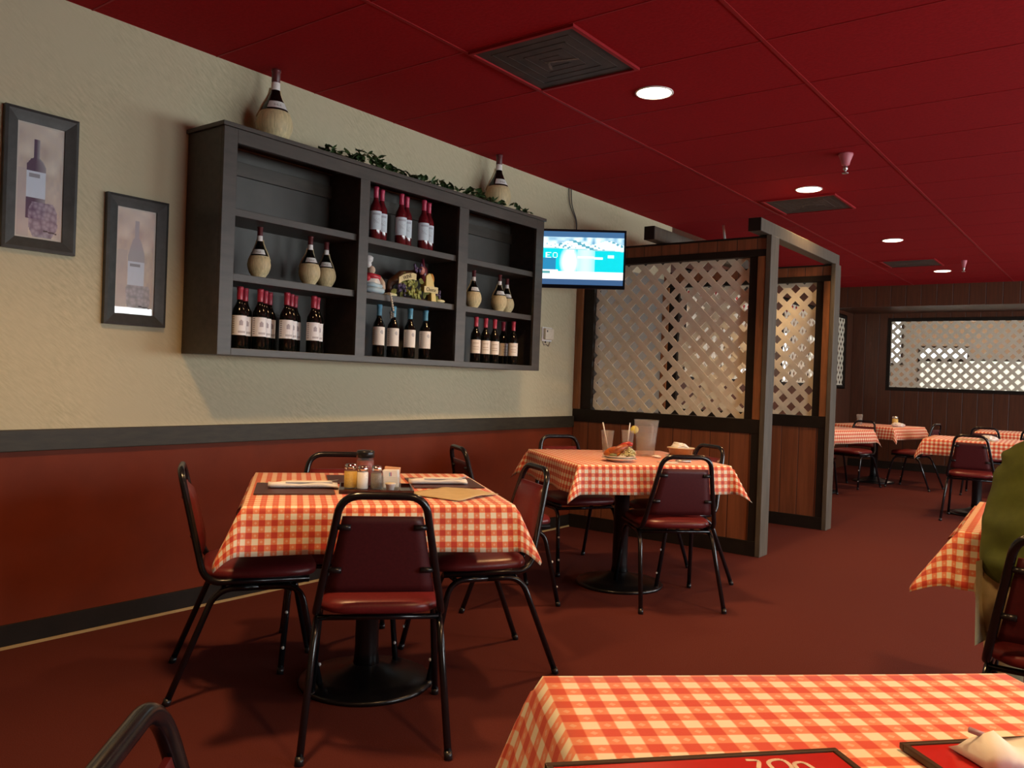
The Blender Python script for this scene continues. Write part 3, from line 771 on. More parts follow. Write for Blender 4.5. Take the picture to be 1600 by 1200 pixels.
m = MB(); m.tube([(0, .045, 0), (-.09, .20, 0), (-.197, .305, 0)], .02, 8); m.build('wall_arm', BLACKPL, tv)
t = thing('cable', 'two thin dark cables dropping from the ceiling to the television', 'cable', (0, 0, 0))
CB = M('grey cable', (.05, .045, .04), .6, .1, 30)
for off in (0, .035):
    m = MB(); m.tube(fillet([(.012, 5.50 + off, H), (.014, 5.51 + off, 2.60), (.02, 5.62 + off * .3, 2.48), (.03, 5.60, 2.36), (.14, 5.42, 2.25), (.20, 5.30, 2.16)], .08), .0042, 6); m.build('cord', CB, t)
t = thing('thermostat', 'cream thermostat box on the wall below the television', 'thermostat', (0, 5.275, 1.545))
m = MB(); m.bb(.0, .012, -.065, .065, -.055, .055); m.build('plate', WHITEPL, t, .003)
m = MB(); m.bb(.012, .038, -.055, .055, -.042, .046); m.build('cover', M('cream plastic', (.66, .58, .45), .4, .08, 30), t, .006)
m = MB(); m.bb(.038, .040, -.042, -.030, .015, .03); m.bb(.012, .02, -.03, -.024, -.068, -.055); m.build('lever', BLACKPL, t)
m = MB(); m.tube([(.006, -.05, -.055), (.006, -.03, -.085), (.006, .0, -.075), (.006, .03, -.092), (.006, .05, -.055)], .003, 6); m.build('wire_guard', METAL, t)

# ------------------------------------------------------------------ tables
def table(center, a, rz, label, zt=.75, round_base=True, b=None):
    b = b or a
    t = thing('dining_table', label, 'table', (center[0], center[1], 0), rz)
    m = MB(); m.bb(-a + .006, a - .006, -b + .006, b - .006, zt - .028, zt); m.build('tabletop', M('table laminate', (.12, .06, .03), .5, .2, 10), t)
    m = MB(); m.lathe([(.052, .06), (.045, .12), (.045, zt - .06), (.06, zt - .05)], 20); m.build('column', BLACKM, t)
    m = MB(); m.lathe([(0, .001), (.252, .0), (.257, .010), (.248, .020), (.18, .034), (.10, .052), (.056, .075), (0, .08)], 40); m.build('base', BLACKM, t)
    m = MB()
    for k in range(4): m.box((.13 * math.cos(k * PI / 2), .13 * math.sin(k * PI / 2), zt - .038), (.26 if k % 2 == 0 else .03, .03 if k % 2 == 0 else .26, .018))
    m.build('spider', BLACKM, t)
    return t
def cloth(center, a, rz, label, mat, o=.16, z=.7525, fe=.22, fc=.40, b=None, seed=0, n_in=26, n_out=8, wav=.010, fcs=None):
    b = b or a
    def axis(h):
        out = [-(h + o) + o * i / n_out for i in range(n_out)]
        ins = [-h + 2 * h * i / n_in for i in range(n_in + 1)]
        return out + ins + [h + o * (i + 1) / n_out for i in range(n_out)]
    S, T_ = axis(a), axis(b); vs = []; uv = []
    for t in T_:
        for s in S:
            es, et = max(abs(s) - a, 0), max(abs(t) - b, 0); sg, tg = (1 if s > 0 else -1), (1 if t > 0 else -1)
            cs, ct = clamp(s, -a, a), clamp(t, -b, b); r = math.hypot(es, et)
            if r == 0: p = (s, t, z + .0008 * (vnoise(s * 14 + seed, t * 14) - .5))
            else:
                dx, dy = sg * es / r, tg * et / r; cn = 2 * min(es, et) / (es + et)
                fcc = fc if fcs is None else fcs[(1 if s > 0 else 0) + (2 if t > 0 else 0)]
                f = fe + (fcc - fe) * cn ** .7
                q = t if es > et else s
                out = r * f + .006 * (1 - math.exp(-r / .008)) + wav * math.sin(q * 15 + seed * 2 + (1 if es > et else 0) * 1.7) * (r / o) * (1 - cn * .6)
                rd = .010; drop = r * math.sqrt(max(0, 1 - f * f)); drop = drop - rd * .4 * (1 - math.exp(-drop / rd))
                p = (cs + dx * out, ct + dy * out, z - drop)
            vs.append(p); uv.append((s, t))
    nx = len(S); fs = [(j * nx + i, j * nx + i + 1, (j + 1) * nx + i + 1, (j + 1) * nx + i) for j in range(len(T_) - 1) for i in range(nx - 1)]
    me = bpy.data.meshes.new('tablecloth'); me.from_pydata(vs, [], fs); me.materials.append(mat)
    ul = me.uv_layers.new(name='UVMap')
    for l in me.loops: ul.data[l.index].uv = uv[l.vertex_index]
    me.polygons.foreach_set('use_smooth', [True] * len(fs)); me.update()
    ob = bpy.data.objects.new('tablecloth', me); COL.objects.link(ob); ob.location = (center[0], center[1], 0); ob.rotation_euler = (0, 0, rz)
    sd = ob.modifiers.new('thickness', 'SOLIDIFY'); sd.thickness = .0012; sd.offset = -1
    return tag(ob, label, 'tablecloth')
T1, A1 = (1.345, 2.222), R(52)
T2, A2 = (1.275, 4.30), R(53)
table(T1, .445, A1, 'pedestal table under checked cloth with condiments, left foreground')
cloth(T1, .45, A1, 'red checked tablecloth on the table with condiment jars', GING_S, seed=1, fc=.48)
table(T2, .445, A2, 'pedestal table under checked cloth with food and pitcher, by partition')
cloth(T2, .45, A2, 'red checked tablecloth under the pitcher and plates of food', GING_S, seed=2, fe=.14, fc=.50)
AF = R(44); ca, sa = math.cos(AF), math.sin(AF)
TF = (3.01 + .365 * ca + .46 * sa, 1.01 + .365 * sa - .46 * ca)
table(TF, .365, AF, 'table under large checked cloth nearest the camera', b=.46)
cloth(TF, .372, AF, 'bright red and cream checked tablecloth nearest the camera', GING_L, b=.467, seed=3, o=.20, fe=.26, fc=.42)
TR, AR = (3.665, 3.49), R(4)
table(TR, .45, AR, 'table in front of the person in the green shirt')
cloth(TR, .455, AR, 'checked tablecloth corner beside the person in the green shirt', GING_S, seed=4, fe=.30, fc=.66, o=.185)
FT = [((.68, 9.95), R(75), 'far left dining table partly hidden behind the second post', 'pink looking checked tablecloth nearest the second post'),
      ((.92, 11.65), R(78), 'far dining table below the narrow lattice, against the back', 'pink looking checked tablecloth with the yellowish shaker'),
      ((2.43, 9.42), R(4), 'far right dining table behind the empty chair', 'checked tablecloth behind the empty chair in the aisle'),
      ((2.52, 12.0), R(4), 'dining table closest to the far lattice wall', 'checked tablecloth nearest the far wall, at right')]
for i, (c, a, l1, l2) in enumerate(FT):
    table(c, .445, a, l1); cloth(c, .45, a, l2, GING_S, seed=5 + i, n_in=14, n_out=5)

# ------------------------------------------------------------------ chairs
def make_chair(label, loc, rz):
    t = thing('dining_chair', label, 'chair', loc, rz)
    hw, tw, r = .200, .128, .0125; RZ = .815
    # back frame: one bent tube, rails under the seat rising into the back
    half = [(hw, .18, .420), (hw, -.185, .420), (tw, -.280, RZ)]
    P = fillet([half[0], half[1], half[2], (-tw, -.280, RZ), (-half[1][0], half[1][1], half[1][2]), (-hw, .18, .420)], .062, 8)
    m = MB(); m.tube(P, r, 12); m.build('back_frame', TUBE, t)
    # backrest pad follows the frame
    m = MB(); nz, nx = 10, 8
    def yl(z): return -.185 - .095 * (z - .42) / (RZ - .42)
    def wl(z): return hw - (hw - tw) * (z - .42) / (RZ - .42) - .016
    fr, bk = [], []
    for j in range(nz + 1):
        z = .500 + .250 * j / nz
        for i in range(nx + 1):
            u = -1 + 2 * i / nx; e = (1 - u ** 6) * (1 - (2 * j / nz - 1) ** 8); w = wl(z)
            fr.append((u * w, yl(z) + .004 + .024 * e, z)); bk.append((u * w, yl(z) - .004 - .004 * e, z))
    n = len(fr); fs = []; mi = []
    def gi(j, i): return j * (nx + 1) + i
    f1 = [(gi(j, i), gi(j, i + 1), gi(j + 1, i + 1), gi(j + 1, i)) for j in range(nz) for i in range(nx)]
    f2 = [tuple(n + k for k in reversed(f)) for f in f1]
    rim = [gi(0, i) for i in range(nx + 1)] + [gi(j, nx) for j in range(1, nz + 1)] + [gi(nz, i) for i in range(nx - 1, -1, -1)] + [gi(j, 0) for j in range(nz - 1, 0, -1)]
    f3 = [(rim[k], n + rim[k], n + rim[(k + 1) % len(rim)], rim[(k + 1) % len(rim)]) for k in range(len(rim))]
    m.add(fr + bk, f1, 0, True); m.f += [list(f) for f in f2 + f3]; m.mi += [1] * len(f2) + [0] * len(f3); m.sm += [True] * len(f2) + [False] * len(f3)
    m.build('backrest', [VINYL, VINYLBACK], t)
    for z in (.575, .715):
        for s in (-1, 1):
            x = s * (wl(z) + .012); m = MB(); m.tube([(x, yl(z), z), (x - s * .045, yl(z) - .010, z)], .0095, 8)
            m.build('backrest_bracket', BLACKPL, t)
    # crowned seat pad
    m = MB(); K = 36; rings = [(.93, .422), (1.0, .430), (1.01, .446), (.98, .459), (.88, .469), (.6, .478), (.3, .482)]
    vs = []
    for s, z in rings:
        for k in range(K):
            a = 2 * PI * k / K; c_, s_ = math.cos(a), math.sin(a)
            rr = 1 / (abs(c_) ** 4.5 + abs(s_) ** 4.5) ** (1 / 4.5)
            x, y = .205 * rr * c_ * s, .205 * rr * s_ * s
            if y < 0: x *= 1 - .05 * (-y / .205)
            vs.append((x, y + .012, z))
    vs.append((0, .012, .483)); fs = []
    for i in range(len(rings) - 1):
        for k in range(K): a, b = i * K + k, i * K + (k + 1) % K; fs.append((a, b, b + K, a + K))
    L = len(vs) - 1; o = (len(rings) - 1) * K
    for k in range(K): fs.append((o + k, o + (k + 1) % K, L))
    fs.append(tuple(range(K - 1, -1, -1))); m.add(vs, fs, 0, True); m.build('seat', VINYL, t)
    # four legs: each side is a flattened arch, split in the middle of its top rail
    for s in (-1, 1):
        for e in (-1, 1):
            yb = -.300 if e < 0 else .235; ys = -.145 if e < 0 else .150
            pts = fillet([(s * .196, .0, .396), (s * .198, ys, .396), (s * .226, yb, .003)], .065, 7)
            m = MB(); m.tube(pts, .0118, 10)
            lg = m.build('leg', TUBE, t)
            m = MB(); d = (Vector(pts[-1]) - Vector(pts[-2])).normalized()
            m.tube([Vector(pts[-1]) - d * .022, Vector(pts[-1]) + d * .0028], .0138, 10); m.build('glide', BLACKPL, lg)
            if e > 0:
                m = MB(); base = Vector(pts[-1])
                for q in (.10, .235): m.ball(base - d * q + Vector((s * .0, .013, 0)), .0065, 8, 6)
                m.build('bumper', WHITEPL, lg)
    m = MB()
    for y in (-.12, .13): m.tube([(-.196, y, .396), (.196, y, .396)], .0095, 8)
    m.build('stretcher', TUBE, t)
    return t
CH0 = None
def chair(x, y, face, label, group):
    """face = direction the sitter looks (degrees from +x)"""
    global CH0
    rz = R(face - 90)
    if CH0 is None: CH0 = make_chair(label, (x, y, 0), rz); CH0['group'] = group; return CH0
    return dup(CH0, (x, y, 0), rz, label, group)
G1, G2, G3 = 'chairs around the condiment table', 'chairs around the food table', 'chairs in the far dining area'
chair(1.645, 1.985, 137, 'maroon vinyl chair seen from behind, front of the condiment table', G1)
chair(.985, 1.965, 57, 'maroon chair at the left end of the condiment table', G1)
chair(1.49, 2.665, 238, 'maroon chair with shining side tube, right end of the condiment table', G1)
chair(1.0, 2.372, 322, 'maroon chair behind the condiment table, close to the left wall', G1)
chair(1.625, 4.195, 135, 'maroon chair seen from behind at the food table', G2)
chair(.97, 3.56, 58, 'maroon chair in profile between the two left tables', G2)
chair(1.43, 4.63, 240, 'maroon chair at the right of the food table, beside the partition', G2)
chair(.83, 4.49, 330, 'maroon chair behind the food table in the corner', G2)
chair(3.107, .61, 44, 'chair back corner at the lower left edge, close to the camera', 'chairs at the nearest table')
chair(3.555, 2.93, 92, 'black framed chair the person in the green shirt sits on', 'chairs at the right table')
chair(2.45, 8.98, 92, 'empty maroon chair seen from behind in the far aisle', G3)
chair(.86, 10.80, 255, 'far chair between the two pink looking tables', G3)
chair(.77, 9.56, 95, 'far chair tucked under the table nearest the second post', G3)
chair(1.44, 11.38, 170, 'far chair at the right side of the table with the yellowish shaker', G3)
chair(2.25, 11.4, 92, 'far chair, left one in front of the far wall table', G3)
chair(2.78, 11.4, 88, 'far chair, right one in front of the far wall table', G3)

# ------------------------------------------------------------------ on the condiment table
ZC = .7545
def rect(name, label, cat, c, w, d, rz, h, mats, z=ZC, bevel=.001):
    m = MB(); m.bb(-w / 2, w / 2, -d / 2, d / 2, 0, h); o = m.build(name, mats, None, bevel); o.location = (c[0], c[1], z); o.rotation_euler = (0, 0, rz); return tag(o, label, cat)
rect('menu', 'dark maroon menu at the left of the condiment table', 'menu', (1.215, 1.955), .28, .30, A1, .003, TERMAT)
rect('menu', 'dark maroon menu at the right of the condiment table', 'menu', (1.440, 2.525), .28, .30, A1, .003, TERMAT)
rect('menu', 'dark maroon menu at the back behind the condiment jars', 'menu', (1.165, 2.335), .28, .26, A1, .003, TERMAT)
def rolled_napkin(c, rz, label, L=.25, w=.055):
    t = thing('rolled_napkin', label, 'napkin', (c[0], c[1], ZC + .0035), rz)
    m = MB(); n = 16; K = 14; vs = []
    for i in range(n + 1):
        x = -L / 2 + L * i / n; fl = 1 + .35 * clamp((i - n + 4) / 4) ; h = .021 * (1 - .25 * clamp((i - n + 4) / 4))
        for k in range(K):
            a = 2 * PI * k / K; yy = math.cos(a) * w / 2 * fl; zz = h / 2 + h / 2 * math.copysign(abs(math.sin(a)) ** .7, math.sin(a)) + .003 * math.sin(x * 40 + k)* (1 if math.sin(a) > .2 else 0)
            vs.append((x, yy, max(zz, .0005)))
    fs = [(i * K + k, i * K + (k + 1) % K, (i + 1) * K + (k + 1) % K, (i + 1) * K + k) for i in range(n) for k in range(K)] + [tuple(range(K)), tuple(n * K + k for k in range(K))]
    m.add(vs, fs, 0, True); m.build('paper_wrap', PAPER, t)
    m = MB(); m.bb(-L * .25, L * .42, -w * .40, w * .36, .0205, .0235); m.add([(L * .30, -.02, .022), (L * .52, -.004, .032), (L * .50, .022, .020), (L * .34, .03, .022)], [(0, 1, 2, 3)]); m.build('loose_flap', PAPER, t)
rolled_napkin((1.225, 1.985), R(52), 'white rolled napkin on the left menu')
rolled_napkin((1.455, 2.475), R(52), 'white rolled napkin on the right menu', .23)
o = MB(); vs = []; n = 10
for j in range(n + 1):
    for i in range(n + 1):
        u, v = i / n - .5, j / n - .5; vs.append((u * .25, v * .25, .0022 + .006 * max(0, math.sin((u + v) * 3.2)) ** 2 + .002 * vnoise(u * 9, v * 9)))
o.add(vs, [(j * (n + 1) + i, j * (n + 1) + i + 1, (j + 1) * (n + 1) + i + 1, (j + 1) * (n + 1) + i) for j in range(n) for i in range(n)], 0, True)
k = o.build('paper_bag', KRAFT); k.location = (1.675, 2.31, ZC); k.rotation_euler = (0, 0, R(5)); k.modifiers.new('t', 'SOLIDIFY').thickness = .0012
tag(k, 'flat tan kraft paper at the right front of the condiment table', 'paper')
t = thing('serving_tray', 'dark shiny tray carrying the condiment jars', 'tray', (1.425, 2.165, ZC), A1 - R(4))
m = MB(); m.bb(-.135, .135, -.10, .10, 0, .006); m.build('tray_floor', M('dark glossy tray', (.035, .010, .010), .12, .2, 20), t, .002)
m = MB()
for q in ((-.135, .135, -.10, -.095), (-.135, .135, .095, .10), (-.135, -.13, -.095, .095), (.13, .135, -.095, .095)): m.bb(q[0], q[1], q[2], q[3], .006, .014)
m.build('tray_rim', M('dark glossy tray', (.035, .010, .010)), t)
ZT = ZC + .0065
CLEAR = glassy('clear jar glass', (.97, .97, .96), .09)
def shaker(loc, label, fillm, lid, name='shaker', H_=.088, r=.021, fillh=.8, cat='shaker'):
    t = thing(name, label, cat, loc)
    m = MB(); m.lathe([(0, .0), (r * .95, .0), (r, .004), (r, H_ * .62), (r * .82, H_ * .76), (r * .78, H_ * .80)], 20); m.build('glass', CLEAR, t)
    m = MB(); m.lathe([(0, .003), (r * .88, .003), (r * .90, .006), (r * .90, H_ * .60 * fillh), (0, H_ * .60 * fillh + .003)], 20); m.build('contents', fillm, t)
    m = MB(); m.lathe([(r * .84, H_ * .78), (r * .88, H_ * .79), (r * .88, H_ * .92), (r * .70, H_ * .985), (0, H_)], 20); m.build('lid', lid, t)
    return t
shaker((1.358, 2.098, ZT), 'jar of yellow grated cheese, leftmost on the tray', M('grated cheese', (.66, .42, .05), .8, .2, 200, .3), CHROME, 'cheese_shaker', .092, .026, 1.15)
shaker((1.408, 2.112, ZT), 'white salt shaker between cheese jar and pepper shaker', M('salt', (.80, .80, .80), .7, .05, 200, .2), CHROME, 'salt_shaker', .088, .022, 1.2)
shaker((1.432, 2.158, ZT), 'grey pepper shaker beside the salt on the tray', M('ground pepper', (.17, .15, .13), .8, .5, 300, .3), CHROME, 'pepper_shaker', .088, .022, 1.1)
t = thing('chilli_jar', 'tall red chilli flake jar with black lid behind the shakers', 'jar', (1.335, 2.190, ZT))
m = MB(); m.lathe([(0, 0), (.030, 0), (.033, .004), (.033, .096), (.029, .106), (.029, .11)], 24); m.build('glass', CLEAR, t)
m = MB(); m.lathe([(0, .003), (.030, .003), (.031, .006), (.031, .096), (0, .099)], 24); m.build('contents', M('red chilli flakes', (.22, .012, .008), .8, .6, 260, .4), t)
m = MB(); m.lathe([(.031, .107), (.034, .108), (.034, .130), (.031, .134), (0, .134)], 24); m.build('lid', BLACKPL, t)
t = thing('sugar_caddy', 'clear caddy of white sugar packets at the right of the tray', 'caddy', (1.452, 2.215, ZT), A1 - R(4))
m = MB(); m.bb(-.036, .036, -.028, .028, 0, .004); m.bb(-.036, .036, -.028, -.026, .004, .045); m.bb(-.036, .036, .026, .028, .004, .045); m.bb(-.036, -.034, -.026, .026, .004, .045); m.bb(.034, .036, -.026, .026, .004, .045); m.build('holder', CLEAR, t)
def pkt(u, v):
    d = math.hypot(u - .5, (v - .78) * 1.2)
    if d < .13: return (.55, .22, .42) if u > .5 else (.25, .45, .58)
    return (.80, .79, .76)
for k in range(5):
    pk = grid_paint('packet', .058, .066, 12, 14, pkt if k < 3 else (lambda u, v: (.72, .38, .20) if v > .55 else (.78, .60, .48)), attrmat('printed paper label', .6), t)
    pk.location = (-.003 + .002 * k, -.019 + .009 * k, .038 + (.008 if k > 2 else 0)); pk.rotation_euler = (R(-4), R(2 * k - 4), 0)
    pk.modifiers.new('t', 'SOLIDIFY').thickness = .003
t = thing('creamer', 'tiny white creamer cup at the tray front', 'creamer', (1.500, 2.165, ZT))
m = MB(); m.lathe([(0, 0), (.012, 0), (.018, .024), (.0205, .025), (.0205, .027), (0, .0275)], 18); m.build('cup', PAPER, t)
m = MB(); m.lathe([(0, .0276), (.020, .0276), (.020, .0286), (0, .0288)], 18); m.build('foil_lid', M('cream foil lid', (.7, .6, .42), .4, .1, 30), t)

# ------------------------------------------------------------------ on the food table
FROST = glassy('frosted plastic cup', (.95, .94, .92), .09, .15); WATER = glassy('water', (.88, .85, .80), .10, .05)
def cup(loc, label, s=1, lean=(.2, .1), lemon=False):
    t = thing('plastic_cup', label, 'cup', loc)
    m = MB(); m.lathe([(0, .002), (.028 * s, .0), (.041 * s, .135 * s), (.0425 * s, .137 * s), (.0395 * s, .135 * s), (.0275 * s, .005), (0, .005)], 24); m.build('cup_wall', FROST, t)
    m = MB(); m.lathe([(0, .006), (.0265 * s, .006), (.031 * s, .055 * s), (0, .055 * s)], 24); m.build('drink', WATER, t)
    m = MB(); m.tube([(-lean[0] * .05, -lean[1] * .05, .012), (lean[0] * .18, lean[1] * .18, .185 * s)], .0042, 8); m.build('straw', WHITEPL, t)
    if lemon:
        m = MB(); m.lathe([(0, -.005), (.024, -.005), (.026, 0), (.024, .005), (0, .005)], 20, T=Matrix.Translation((.040 * s * math.cos(R(37)), .040 * s * math.sin(R(37)), .142 * s)) @ Matrix.Rotation(R(80), 4, 'X') @ Matrix.Rotation(R(20), 4, 'Y')); m.build('lemon_slice', M('lemon', (.72, .62, .12), .5, .2, 40), t)
cup((1.06, 4.47, ZC), 'frosted plastic cup with leaning straw at the left', 1.0, (-.18, -.05))
cup((1.12, 4.62, ZC), 'plastic cup with lemon slice and straw beside the pitcher', 1.0, (.05, .03), True)
t = thing('water_pitcher', 'large clear plastic pitcher half full of water', 'pitcher', (1.325, 4.475, ZC), R(30))
m = MB(); m.lathe([(0, .002), (.052, .0), (.055, .006), (.064, .12), (.075, .215), (.077, .218), (.073, .215), (.062, .12), (.051, .008), (0, .007)], 32); m.build('jug_wall', FROST, t)
m = MB(); m.lathe([(0, .009), (.050, .009), (.0615, .118), (.063, .135), (0, .135)], 32); m.build('water', WATER, t)
m = MB(); m.tube(fillet([(.03, .058, .19), (.045, .115, .18), (.035, .105, .07), (.02, .05, .06)], .03), .007, 8); m.build('handle', FROST, t)
def plate(c, label, r=.095, z=ZC):
    t = thing('plate', label, 'plate', (c[0], c[1], z))
    m = MB(); m.lathe([(0, .003), (r * .55, .0), (r * .62, .004), (r * .98, .016), (r, .018), (r * .97, .0195), (r * .62, .009), (0, .008)], 36); m.build('dish', CHINA, t); return t
plate((1.395, 4.035), 'lower white plate of the pair under the sandwich', .098)
plate((1.395, 4.035), 'upper white plate holding the sandwich and slaw', .094, ZC + .0125)
ZP = ZC + .0125 + .0090
t = thing('sandwich', 'orange brown meat sandwich piled on the white plate', 'sandwich', (1.375, 4.045, ZP), R(37))
SAU = M('orange sauce crust', (.50, .13, .02), .35, .4, 40, .3); REDS = M('red sauce', (.48, .03, .02), .3, .3, 60, .3)
m = MB(); m.ball((-.012, 0, .030), .05, 18, 12, sc=(1.15, .75, .60), T=Matrix.Rotation(R(-16), 4, 'Y')); m.build('bread', SAU, t)
m = MB(); m.tube([(-.055, -.01, .020), (-.02, -.03, .035), (.02, -.02, .050), (.055, .0, .066)], [.012, .02, .02, .012], 10); m.build('meat', M('browned meat', (.35, .08, .02), .4, .4, 50, .3), t)
m = MB(); m.tube([(.01, .0, .056), (.04, .0, .068), (.065, .0, .076), (.085, .0, .070)], [.010, .014, .013, .008], 10); m.build('sauce', REDS, t)
m = MB(); m.ball((-.025, -.035, .012), .018, sc=(1.2, 1, .6)); m.build('pickle', M('dull green pickle', (.22, .20, .08), .5, .3, 40), t)
def shreds(name, label, cat, loc, n, sx, sy, h, mat, L=.03):
    m = MB()
    for k in range(n):
        x, y = (hsh(k, 1, loc[0]) - .5) * 2 * sx, (hsh(k, 2, loc[0]) - .5) * 2 * sy; q = 1 - (x / sx) ** 2 * .5 - (y / sy) ** 2 * .5
        z = .004 + h * hsh(k, 3) * q; a, e = hsh(k, 4) * 6.28, (hsh(k, 5) - .3) * .8
        d = Vector((math.cos(a), math.sin(a), e)) * L * .5; c = Vector((x, y, z + .004)); mid = c + Vector((0, 0, .006))
        p, q2 = c - d, c + d; p.z = max(p.z, .004); q2.z = max(q2.z, .004)
        m.tube([p, mid, q2], [.003, .0042, .003], 5)
    o = m.build(name, mat); o.location = loc; return tag(o, label, cat, None, 'stuff')
shreds('lettuce', 'heap of pale shredded lettuce on the sandwich plate', 'lettuce', (1.435, 4.065, ZP), 46, .032, .030, .045, M('pale lettuce', (.62, .58, .32), .5, .3, 30))
plate((1.55, 4.52), 'white plate under the brown deep dish', .105)
t = thing('baking_dish', 'brown deep dish on a plate at the right', 'dish', (1.535, 4.52, ZC + .0095))
m = MB(); m.lathe([(0, .002), (.062, 0), (.072, .045), (.080, .049), (.081, .053), (.070, .052), (.060, .012), (0, .010)], 32); m.build('bowl', M('brown stoneware', (.30, .09, .025), .3, .25, 20), t)
m = MB(); m.lathe([(.0705, .0525), (.081, .0535), (.0815, .056), (.071, .0555)], 32); m.build('rim', M('cream glazed rim', (.66, .54, .36), .3, .1, 20), t)
def crumple(name, label, loc, sc, seed, mat=PAPER):
    m = MB(); vs = []; seg, rings = 18, 11
    mb = MB(); mb.ball((0, 0, 0), 1, seg, rings)
    for v in mb.v:
        k = 1 + .55 * (vnoise(v.x * 3 + seed, v.y * 3 + v.z * 2.3) - .5) + .30 * (vnoise(v.x * 7 + seed, v.z * 7 + v.y) - .5)
        vs.append((v.x * k * sc[0], v.y * k * sc[1], max(.0008, (v.z * k + .75) * sc[2])))
    m.add(vs, mb.f, 0, False); o = m.build(name, mat); o.location = loc; return tag(o, label, 'napkin')
crumple('crumpled_napkin', 'crumpled white napkin lying in the brown dish', (1.525, 4.525, ZC + .040), (.052, .040, .030), 3)
t = thing('table_knife', 'table knife wrapped in a pale napkin by the chair', 'knife', (1.615, 4.27, ZC), R(50))
m = MB(); m.bb(-.10, .02, -.010, .010, .0005, .003); m.build('blade', METAL, t, .001)
m = MB(); m.tube([(.01, 0, .006), (.10, 0, .006)], [.006, .008], 8); m.build('handle', METAL, t)
o = rect('paper_napkin', 'flat cream napkin near the knife on the food table', 'napkin', (1.62, 4.20), .10, .05, R(42), .002, PAPER)
crumple('crumpled_napkin', 'small crumpled napkin right of the pitcher', (1.42, 4.44, ZC), (.028, .02, .008), 9)

# ------------------------------------------------------------------ on the nearest table
def front(u, v):
    """metres right and forward of the nearest table's far left corner, along its edges"""
    return (3.01 + u * ca + v * -sa, 1.01 + u * sa + v * ca)
def menu_cover(corner, rz, label, logo):
    # corner: far left or far right corner of the cover
    t = thing('menu', label, 'menu', (corner[0], corner[1], ZC), rz)
    w, d = .36, .26
    m = MB(); m.bb(-w + .008, -.008, -d, -.008, 0, .006); m.build('cover', MENURED, t, .001)
    m = MB()
    for q in ((-w, 0, -.008, 0), (-w, -w + .008, -d, -.008), (-.008, 0, -d, -.008)): m.bb(q[0], q[1], q[2], q[3], 0, .008)
    m.build('border', MENUEDGE, t, .0015)
    if logo:
        CR = M('cream print', (.75, .60, .48), .5, .08, 30); L = MB(); z = .0064
        def stroke(pts, wd=.0026):
            P = fillet([(a, b, z) for a, b in pts], .012, 5)
            for i in range(len(P) - 1):
                dd = (P[i + 1] - P[i]); nn = Vector((-dd.y, dd.x, 0)).normalized() * wd
                L.add([P[i] - nn, P[i + 1] - nn, P[i + 1] + nn, P[i] + nn], [(0, 1, 2, 3)])
        x0 = -.125; y0 = -.036
        stroke([(x0, y0 + .019), (x0 + .016, y0 + .017), (x0 + .002, y0 - .008), (x0 + .018, y0 - .010)])
        stroke([(x0 + .022, y0 - .010), (x0 + .022, y0 + .014), (x0 + .046, y0 + .018), (x0 + .046, y0 - .010), (x0 + .022, y0 - .012)])
        stroke([(x0 + .050, y0 - .012), (x0 + .052, y0 + .006), (x0 + .066, y0 + .008), (x0 + .070, y0 - .012)])
        L.build('logo', CR, t)
        E_ = MB(); vs = [(-.165 + .045 * math.cos(a * PI / 12), -.066 + .020 * math.sin(a * PI / 12), z) for a in range(24)]; E_.add(vs, [tuple(range(24))]); E_.build('emblem', CR, t)
menu_cover((3.413, 1.036), R(48), 'red menu with brown border and cream script, bottom centre', True)
menu_cover((3.469 + .36 * math.cos(R(48)), 1.106 + .36 * math.sin(R(48))), R(48), 'red menu under the white napkin, bottom right corner', False)
ZN = ZC + .0085
t = thing('wrapped_napkin', 'white wrapped napkin with straw tip on the right red menu', 'napkin', (3.585, 1.155, ZN), R(50))
m = MB(); vs = []; n = 14
for i in range(n + 1):
    u = i / n; x = -.062 + .20 * u; hh = (.026 * math.exp(-((u - .12) / .12) ** 2) + .010 + .030 * clamp((u - .45) / .5))
    vs += [(x, -.030 - .012 * u, .0006), (x, -.024 - .006 * u, hh * .55), (x, -.004, hh), (x, .018 + .014 * u, hh * .5), (x, .034 + .02 * u, .0006)]
fs = [(i * 5 + k, i * 5 + k + 1, i * 5 + k + 6, i * 5 + k + 5) for i in range(n) for k in range(4)] + [(0, 4, 3, 2, 1), tuple(n * 5 + k for k in range(5))] + [(i * 5, i * 5 + 5, i * 5 + 9, i * 5 + 4) for i in range(n)]
m.add(vs, fs, 0, True); m.build('paper_wrap', PAPER, t)
m = MB(); m.bb(-.058, .16, -.030, .028, -.0008, .0005); m.build('receipt', M('cream receipt', (.74, .66, .58), .7, .06, 20), t)
m = MB(); m.tube([(-.036, -.006, .026), (-.060, .004, .034)], .0035, 8); m.build('straw_tip', M('mauve plastic', (.45, .32, .45), .4, .1, 20), t)
# far table items
def far_item(kind, c, label):
    if kind == 'glass':
        t = thing('drinking_glass', label, 'glass', (c[0], c[1], ZC)); m = MB(); m.lathe([(0, 0), (.03, 0), (.04, .14), (.037, .14), (.028, .006), (0, .006)], 18); m.build('tumbler', FROST, t)
        m = MB(); m.lathe([(0, .008), (.028, .008), (.033, .09), (0, .09)], 18); m.build('drink', WATER, t)
    elif kind == 'shaker':
        shaker((c[0], c[1], ZC), label, M('grated cheese', (.66, .42, .05)), METAL, 'cheese_shaker', .13, .04, 1.2)
    else: crumple('crumpled_napkin', label, (c[0], c[1], ZC), (.075, .06, .03), c[0])
far_item('glass', (.80, 11.33), 'lone glass on the table with the yellowish shaker')
far_item('shaker', (1.16, 11.65), 'distant yellowish shaker beside napkins')
far_item('napkin', (1.23, 11.50), 'white napkin heap beside the distant yellowish shaker')
far_item('napkin', (.74, 9.90), 'white napkin on the table nearest the second post')
